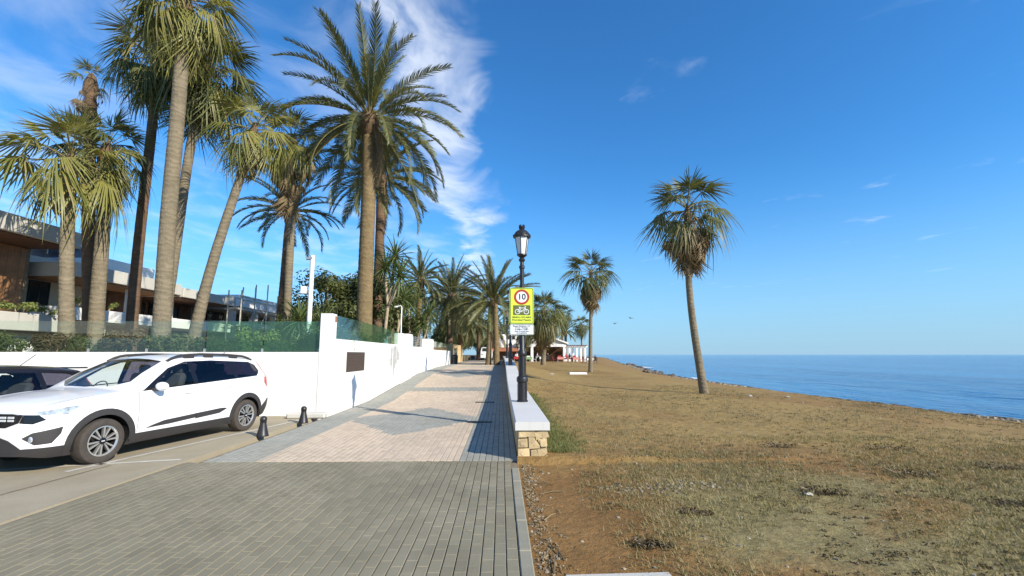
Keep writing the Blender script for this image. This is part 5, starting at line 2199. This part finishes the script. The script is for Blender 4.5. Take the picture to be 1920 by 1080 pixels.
def table(loc, cloth, label):
    g = thing('cafe_table', label, 'table', loc, group='tables outside the restaurant')
    b = MB()
    b.box((0, 0, .73), (.95, .95, .04), bev=.01)
    b.build('tabletop', M[cloth], g)
    b = MB()
    for s, t in ((-1, 0), (1, 0), (0, -1), (0, 1)):
        c = (s * .47, t * .47)
        b.box((c[0], c[1], .56), (.95 if t else .01, .95 if s else .01, .30))
    b.build('tablecloth', M[cloth], g)
    for sx_ in (-1, 1):
        for sy_ in (-1, 1):
            b = MB()
            b.tube([(sx_ * .4, sy_ * .4, 0), (sx_ * .4, sy_ * .4, .71)], .02, 6)
            b.build('leg', M['white_paint'], g)
    return g


def chair(loc, rz, m, label):
    g = thing('cafe_chair', label, 'chair', loc, rz, group='chairs outside the restaurant')
    b = MB()
    b.box((0, 0, .44), (.46, .46, .04), bev=.01)
    b.build('seat', M[m], g)
    b = MB()
    b.box((0, .22, .70), (.46, .035, .44), bev=.01)
    b.build('backrest', M[m], g)
    for sx_ in (-1, 1):
        for sy_ in (-1, 1):
            b = MB()
            b.tube([(sx_ * .21, sy_ * .21, 0), (sx_ * .2, sy_ * .2, .43)], .018, 5)
            b.build('leg', M[m], g)
    return g


tabs = [(2.2, 62.5, 'red_plastic', 'red covered table nearest the lamp post'), (4.0, 65, 'green_cloth', 'pale green table under the restaurant front'), (8.35, 63, 'pink_cloth', 'pink covered table left of the second beach palm'),
        (10.6, 63.5, 'pink_cloth', 'pink covered table just left of the pergola posts'), (6.2, 67.2, 'white_paint', 'white table in the open restaurant front'), (12.9, 65, 'white_paint', 'white table at the seaward end of the terrace')]
for x, y, m, lb in tabs:
    z = beach_z(x, y)
    table((x, y, z), m, lb)
    cm = 'red_plastic' if m in ('red_plastic', 'pink_cloth') else 'white_paint' if m == 'green_cloth' else 'metal_dark'
    cl_ = {'red_plastic': 'red plastic chair at the table with red or pink cover', 'white_paint': 'white chair at the pale green table', 'metal_dark': 'dark chair at a white table'}[cm]
    for dx, dy, rz in ((-.85, 0, PI / 2), (.85, 0, -PI / 2), (0, .85, 0)):
        chair((x + dx, y + dy, beach_z(x + dx, y + dy)), rz, cm, cl_)


# seated guests, each one skinned figure
def person_mesh(name, shirt, seed):
    rs = random.Random(seed)
    J_ = dict(pel=(0, .05, .52), sp=(0, .02, .78), ch=(0, 0, 1.0), nk=(0, -.02, 1.14), hd=(0, -.04, 1.24), ht=(0, -.03, 1.36),
              sl=(-.19, 0, 1.06), el=(-.26, -.10, .82), wl=(-.20, -.34, .80), hl=(-.18, -.42, .80),
              sr=(.19, 0, 1.06), er=(.26, -.10, .82), wr=(.20, -.34, .80), hr=(.18, -.42, .80),
              kl=(-.13, -.42, .52), al=(-.13, -.42, .10), fl=(-.13, -.56, .05), kr=(.13, -.42, .52), ar=(.13, -.40, .10), fr=(.13, -.54, .05), pl=(-.10, .02, .51), pr=(.10, .02, .51))
    Rd = dict(pel=.14, sp=.13, ch=.145, nk=.055, hd=.095, ht=.075, sl=.07, el=.05, wl=.036, hl=.04, sr=.07, er=.05, wr=.036, hr=.04, kl=.075, al=.045, fl=.04, kr=.075, ar=.045, fr=.04, pl=.10, pr=.10)
    E_ = ['pel-sp', 'sp-ch', 'ch-nk', 'nk-hd', 'hd-ht', 'ch-sl', 'sl-el', 'el-wl', 'wl-hl', 'ch-sr', 'sr-er', 'er-wr', 'wr-hr', 'pel-pl', 'pl-kl', 'kl-al', 'al-fl', 'pel-pr', 'pr-kr', 'kr-ar', 'ar-fr']
    ks = list(J_)
    me = bpy.data.meshes.new('tmp')
    me.from_pydata([J_[k] for k in ks], [tuple(ks.index(q) for q in e.split('-')) for e in E_], [])
    o = bpy.data.objects.new('tmp', me)
    COL.objects.link(o)
    md = o.modifiers.new('skin', 'SKIN')
    for k, v in zip(ks, me.skin_vertices[0].data):
        v.radius = (Rd[k], Rd[k])
        v.use_root = k == 'pel'
    o.modifiers.new('sub', 'SUBSURF').levels = 1
    bpy.context.view_layer.update()
    out = bpy.data.meshes.new_from_object(o.evaluated_get(bpy.context.evaluated_depsgraph_get()))
    bpy.data.objects.remove(o)
    out.name = name
    skin = M.setdefault('skin', mat_plain('skin', (.45, .27, .19), .6, .05, 8, 0))
    hair = M.setdefault('hair', mat_plain('hair', (.04, .025, .018), .7, .2, 8, 0))
    trs = M.setdefault('trousers', mat_plain('dark_trousers', (.03, .035, .05), .9, .1, 8, 0))
    out.materials.clear()
    for m in (shirt, skin, hair, trs):
        out.materials.append(m)
    for p in out.polygons:
        c = p.center
        i = 0
        if c.z > 1.13:
            i = 1
            if c.z > 1.30 or c.y > .02:
                i = 2
        elif c.z < .60:
            i = 3
        elif abs(c.x) > .12 and c.y < -.2:
            i = 1
        p.material_index = i
        p.use_smooth = True
    return out


M['shirt_dark'] = mat_plain('dark_shirt', (.03, .035, .045), .9, .1, 8, 0)
M['shirt_light'] = mat_plain('pale_shirt', (.60, .60, .62), .9, .06, 8, 0)
M['shirt_red'] = mat_plain('red_shirt', (.45, .06, .06), .9, .08, 8, 0)
pm_ = {k: person_mesh('person', M[k], 1) for k in ('shirt_dark', 'shirt_light', 'shirt_red')}
guests = [(6.2 - .8, 67.2, PI / 2, 'shirt_light', 'person in pale top seated at the white table in the restaurant front'), (6.2 + .85, 67.2, -PI / 2, 'shirt_dark', 'person in dark top seated facing left in the restaurant front'),
          (8.35 + .85, 63, -PI / 2, 'shirt_red', 'person in red top seated at the left pink table'), (10.6 - .85, 63.5, PI / 2, 'shirt_dark', 'person in dark top seated at the pink table by the pergola'),
          (12.9 + .85, 65, -PI / 2, 'shirt_dark', 'person in dark top seated at the seaward end of the terrace'), (2.2, 63.35, 0, 'shirt_light', 'person in pale top seated behind the red table')]
for x, y, rz, k, lb in guests:
    o = link('person', pm_[k])
    o.location = (x, y, beach_z(x, y))
    o.rotation_euler = (0, 0, rz)
    tag(o, lb, 'person', 'guests at the restaurant')

# ------------------------------------------------------------------ beach litter: rocks, pebbles, grass, twigs
rs = random.Random(61)


def rock_mesh(seed):
    bm = bmesh.new()
    bmesh.ops.create_icosphere(bm, subdivisions=2, radius=1.0)
    for v in bm.verts:
        n = mnoise.noise(v.co * 1.3 + Vector((seed * 7.1, 0, 0)))
        v.co *= 1 + .45 * n
        v.co.z *= .62
    me = bpy.data.meshes.new('rock')
    bm.to_mesh(me)
    bm.free()
    me.materials.append(M['rock'])
    me.polygons.foreach_set('use_smooth', [True] * len(me.polygons))
    me.set_sharp_from_angle(angle=R(38))
    return me


rocks = [rock_mesh(i) for i in range(5)]
for i in range(46):
    y = rs.uniform(52, 74) if i < 30 else rs.uniform(74, 130)
    d = rs.gauss(-.6, 1.3) if i < 30 else rs.gauss(0, .8)
    x = shore(y) + d
    o = link('rock', rocks[i % 5])
    k = rs.uniform(.15, .42) * (1 if i < 30 else 1.5)
    o.scale = (k * rs.uniform(.8, 1.4), k, k)
    o.location = (x, y, max(beach_z(x, y), -1.3) + k * .2)
    o.rotation_euler = (rs.uniform(-.3, .3), rs.uniform(-.3, .3), rs.uniform(0, 6))
    tag(o, 'brown rock in the small rocky spit at the water\'s edge' if i < 30 else 'brown rock on the far shoreline beyond the rocky spit', 'rock', 'rocks of the spit' if i < 30 else 'rocks on the far shore')


def pebbles(name, pts, label):
    b = MB()
    for (x, y, s) in pts:
        z = beach_z(x, y)
        n = 6
        a0 = rs.uniform(0, 6)
        el = rs.uniform(.7, 1.4)
        ring1 = [(x + s * el * math.cos(a0 + k * 2 * PI / n) * rs.uniform(.8, 1.2), y + s * math.sin(a0 + k * 2 * PI / n) * rs.uniform(.8, 1.2), z - s * .1) for k in range(n)]
        ring2 = [(x + (p[0] - x) * .7, y + (p[1] - y) * .7, z + s * rs.uniform(.4, .6)) for p in ring1]
        b.add(ring1 + ring2, [(k, (k + 1) % n, n + (k + 1) % n, n + k) for k in range(n)] + [tuple(range(n, 2 * n))])
    return tag(b.build(name, M['pebble'], fix=False), label, 'stones', kind='stuff')


pts = []
for _ in range(2600):
    y = 12 + rs.random() ** 1.6 * 100
    pts.append((shore(y) - abs(rs.gauss(0, .9)) - .1, y, rs.uniform(.03, .09) * (1 + y / 45)))
pebbles('shore_pebbles', pts, 'pale pebbles strewn along the waterline')
pts = []
for _ in range(900):
    y = 12 + rs.random() ** 1.5 * 90
    pts.append((shore(y) - rs.gauss(.25, .5), y, rs.uniform(.05, .15) * (1 + y / 60)))
pebbles('shore_stones', pts, 'darker stones lining the water\'s edge').data.materials[0] = M['rock']
pts = []
for _ in range(260):
    y = rs.uniform(3.3, 7.0)
    pts.append((.29 + abs(rs.gauss(0, .12)), y, rs.uniform(.006, .02)))
for _ in range(700):
    y = 3.3 + rs.random() ** 1.5 * 22
    pts.append((rs.uniform(.9, 3 + y * 1.1), y, rs.uniform(.004, .014) * (1 + y / 12)))
for _ in range(160):
    u = rs.random()
    pts.append((1.3 + u * 1.6 + rs.gauss(0, .12), 5.75 + rs.gauss(0, .12) + .1 * u, rs.uniform(.01, .025)))
pts = [p for p in pts if p[0] < shore(p[1]) - .5]
pebbles('loose_stones', pts, 'small loose stones scattered over the beach soil')

# dry and green grass: blades in tufts, one mass
M['grass_dry'] = mat_leaf('dry_grass', (.15, .125, .055), (.33, .28, .15), .2, .7, 1.5)
M['grass_green'] = mat_leaf('green_grass', (.185, .16, .058), (.37, .305, .145), .25, .6, 1.2)


def grass(name, n, fn, mat, h0, h1, label):
    b = MB()
    vs, fs = [], []
    tries = 0
    while len(fs) < n * 6 and tries < n * 6:
        tries += 1
        q = fn()
        if q is None:
            continue
        x, y = q
        z = beach_z(x, y) - .005
        k = 1 + y / 22
        for _ in range(6):
            a = rs.uniform(0, 6.3)
            h = rs.uniform(h0, h1) * (.7 + .3 * k)
            w = .0042 * k
            bx_, by_ = x + rs.gauss(0, .03 * k), y + rs.gauss(0, .03 * k)
            l = rs.uniform(.3, 1.3) * h
            i = len(vs)
            vs += [(bx_ - w * math.sin(a), by_ + w * math.cos(a), z), (bx_ + w * math.sin(a), by_ - w * math.cos(a), z), (bx_ + l * math.cos(a), by_ + l * math.sin(a), z + h)]
            fs.append((i, i + 1, i + 2))
    b.add(vs, fs)
    return tag(b.build(name, M[mat], fix=False), label, 'grass', kind='stuff')


def f_green():
    y = 3.3 + rs.random() ** 1.2 * 6.0
    x = rs.uniform(1.0, 1.5 + y * 1.25)
    v = mnoise.noise(Vector((x * .45, y * .45, 3.3)))
    return (x, y) if v > -.12 + rs.uniform(-.2, .2) and x > 1.3 + rs.gauss(0, .28) + .35 * mnoise.noise(Vector((y * 1.7, 4.2, 0))) else None


def f_dry():
    y = 5.0 + rs.random() ** 1.3 * 17
    x = rs.uniform(.9, min(1.5 + y * 1.2, shore(y) - 4))
    v = mnoise.noise(Vector((x * .3, y * .3, 9.1)))
    return (x, y) if v > -.05 + rs.uniform(-.25, .25) else None


def f_bank():
    y = rs.uniform(7.3, 17)
    x = .80 + abs(rs.gauss(0, .22)) * (1.3 if y < 10 else 1)
    return (x, y)


grass('beach_grass', 6500, f_green, 'grass_green', .008, .06, 'short grey green grass over the near beach')
grass('dry_grass', 7000, f_dry, 'grass_dry', .015, .05, 'thin straw coloured grass on the beach')
M['bank_green'] = mat_leaf('bank_grass_green', (.10, .125, .034), (.225, .235, .085), .25, .6, 1.2)
grass('bank_grass', 2600, f_bank, 'bank_green', .02, .085, 'greener grass banked along the sea wall')

# dark dry weed clumps
for i, (x, y, s) in enumerate(((1.25, 4.02, .10), (3.75, 5.45, .16), (2.0, 4.9, .10), (5.5, 6.2, .22), (6.6, 7.9, .25), (7.2, 6.6, .2), (4.9, 8.2, .2), (5.6, 5.1, .15))):
    g = thing('dry_weed', ['small dark weed clump near the bottom edge of the beach', 'dark weed beside the white pebbles in the grass', 'grey weed tuft left of centre in the grass', 'dark matted weed in the grass to the right', 'long dark weed streak further right', 'dark weed patch near the right edge', 'dark weed streak where grass meets bare soil', 'weed clump at the lower right'][i], 'weed', (x, y, beach_z(x, y)), group='dark weeds on the beach')
    leaf_cloud([((0, 0, s * .2), (s * 1.5, s, s * .3)), ((s * 1.4, -s * .3, s * .15), (s * 1.2, s * .6, s * .22))], 110, .022, 300 + i).build('foliage', M['dead_leaf'], g, fix=False)
    b = MB()
    for _ in range(7):
        a = rs.uniform(0, 6.3)
        b.tube([(0, 0, 0), (s * .9 * math.cos(a), s * .9 * math.sin(a), s * .4)], [.004, .002], 4)
    b.build('stems', M['bark'], g)

# flecks of dead weed among the grass
cl_ = []
while len(cl_) < 760:
    y = 3.4 + rs.random() ** 1.4 * 17
    x = rs.uniform(1.2, min(1.6 + y * 1.2, 18))
    if mnoise.noise(Vector((x * .6, y * .6, 5.5))) > -.05:
        s = rs.uniform(.018, .06) * (1 + y / 14)
        cl_.append((Vector((x, y, beach_z(x, y) + s * .12)), (s * 1.5, s * .8, s * .22)))
tag(leaf_cloud(cl_, 14, .016, 999).build('weed_flecks', M['dead_leaf'], fix=False), 'dark flecks of dead weed scattered in the grass', 'weed', kind='stuff')

cl_ = []
for _ in range(130):
    y = rs.uniform(3.3, 7.0)
    x = .30 + abs(rs.gauss(0, .10))
    cl_.append((Vector((x, y, beach_z(x, y) + .006)), (.05, .06, .010)))
tag(leaf_cloud(cl_, 9, .017, 998).build('kerb_debris', M['dry_leaf'], fix=False), 'dry leaf scraps gathered along the kerb', 'debris', kind='stuff')

# twigs by the kerb
for i, (x, y, a, l) in enumerate(((.62, 5.55, .3, .32), (.50, 4.75, .9, .22), (.42, 3.75, 1.5, .35), (.47, 3.95, 1.9, .28), (.55, 5.9, -.4, .25))):
    b = MB()
    z = beach_z(x, y) + .012
    b.tube([(-l / 2 * math.cos(a), -l / 2 * math.sin(a), 0), (.01, .02, .012), (l / 2 * math.cos(a), l / 2 * math.sin(a), .004)], [.007, .006, .003], 5)
    o = b.build('twig', M['dry_leaf'])
    o.location = (x, y, z)
    tag(o, ['longest dry twig lying on bare soil', 'short twig close to the kerb', 'pale twig along the kerb at the bottom', 'crooked twig beside the bottom kerb stone', 'twig below the stone end of the wall'][i], 'twig', 'twigs along the kerb')

# pale concrete slab ends at the bottom edge, the white slab and white stones further out
for i, (x, y, w, d, rz) in enumerate(((.88, 3.41, .82, .28, .03),)):
    b = MB()
    b.box((0, 0, -.03), (w, d, .07), bev=.02, rz=rz)
    o = b.build('concrete_slab', M['concrete'])
    o.location = (x, y, beach_z(x, y) + .02)
    tag(o, 'pale concrete slab edge sunk in the soil at the bottom of the beach', 'slab')
b = MB()
b.box((0, 0, .07), (1.25, .5, .16), bev=.03)
o = b.build('white_slab', M['white_wall'])
o.location = (5.42, 31.7, beach_z(5.42, 31.7))
tag(o, 'white slab lying on the grass left of the second beach palm', 'slab')
M['white_stone'] = mat_plain('white_stone', (.42, .39, .33), .8, .12, 8, .4, 30)
for i, (x, y, s) in enumerate(((3.62, 5.36, .04), (9.6, 17.2, .07), (3.2, 28.5, .12), (11.2, 17.4, .06))):
    me = rocks[i].copy()
    me.materials.clear()
    me.materials.append(M['white_stone'])
    o = link('white_stone', me)
    o.scale = (s * 1.3, s, s * .8)
    o.location = (x, y, beach_z(x, y) + s * .3)
    tag(o, ['white stone in the near grass', 'white stone right of the nearest beach palm', 'white stone on the grass near the white slab', 'white stone furthest right towards the sea'][i], 'stone', 'white stones on the beach')

# small breaking foam at the shore
def foam_patch(x, y, l, w, label):
    b = MB()
    n = 14
    vs = []
    for i in range(n + 1):
        t = i / n
        yy = (t - .5) * l
        ww = w * math.sin(PI * t) * rs.uniform(.5, 1.2) + .02
        xx = rs.gauss(0, .12)
        vs += [(xx - ww, yy, 0), (xx, yy, .10), (xx + ww, yy, 0)]
    b.add(vs, [q for i in range(n) for q in ((3 * i, 3 * i + 1, 3 * i + 4, 3 * i + 3), (3 * i + 1, 3 * i + 2, 3 * i + 5, 3 * i + 4))])
    o = b.build('wave_foam', M['foam'], smooth=True)
    o.location = (x, y, -1.13)
    tag(o, label, 'foam', 'small breakers at the shore')
foam_patch(shore(51) + .9, 51, 4.2, .45, 'white breaker just short of the rocky spit')
foam_patch(shore(96) + 1.3, 96, 10, .8, 'white breaker beyond the rocky spit')

# gulls
for i, (x, y, z, s, rl) in enumerate(((20.7, 80, 7.2, .55, .2), (23.6, 80, 8.2, .6, -.35))):
    g = thing('gull', ['lower left gull flying over the shore', 'upper right gull flying over the shore'][i], 'bird', (x, y, z), rz=.6, group='gulls over the shore')
    b = MB()
    b.lathe([(0, -.28), (.05, -.2), (.085, 0), (.06, .18), (.03, .26), (0, .33)], 10, axis='Y')
    b.build('body', M['shirt_light'], g, smooth=True)
    for sg_ in (-1, 1):
        b = MB()
        P = [(.04, .10, .02), (.35, .16, .16), (.72, .02, .10), (.70, -.06, .10), (.33, -.02, .15), (.04, -.12, .02)]
        b.add([(sg_ * p[0], p[1], p[2] + rl * sg_ * p[0] * .4) for p in P] + [(sg_ * p[0], p[1], p[2] + .012 + rl * sg_ * p[0] * .4) for p in P],
              [(0, 1, 4, 5), (1, 2, 3, 4), (6, 11, 10, 7), (7, 10, 9, 8)] + [(k, (k + 1) % 6, 6 + (k + 1) % 6, 6 + k) for k in range(6)])
        b.build('wing', M['shirt_dark'], g)
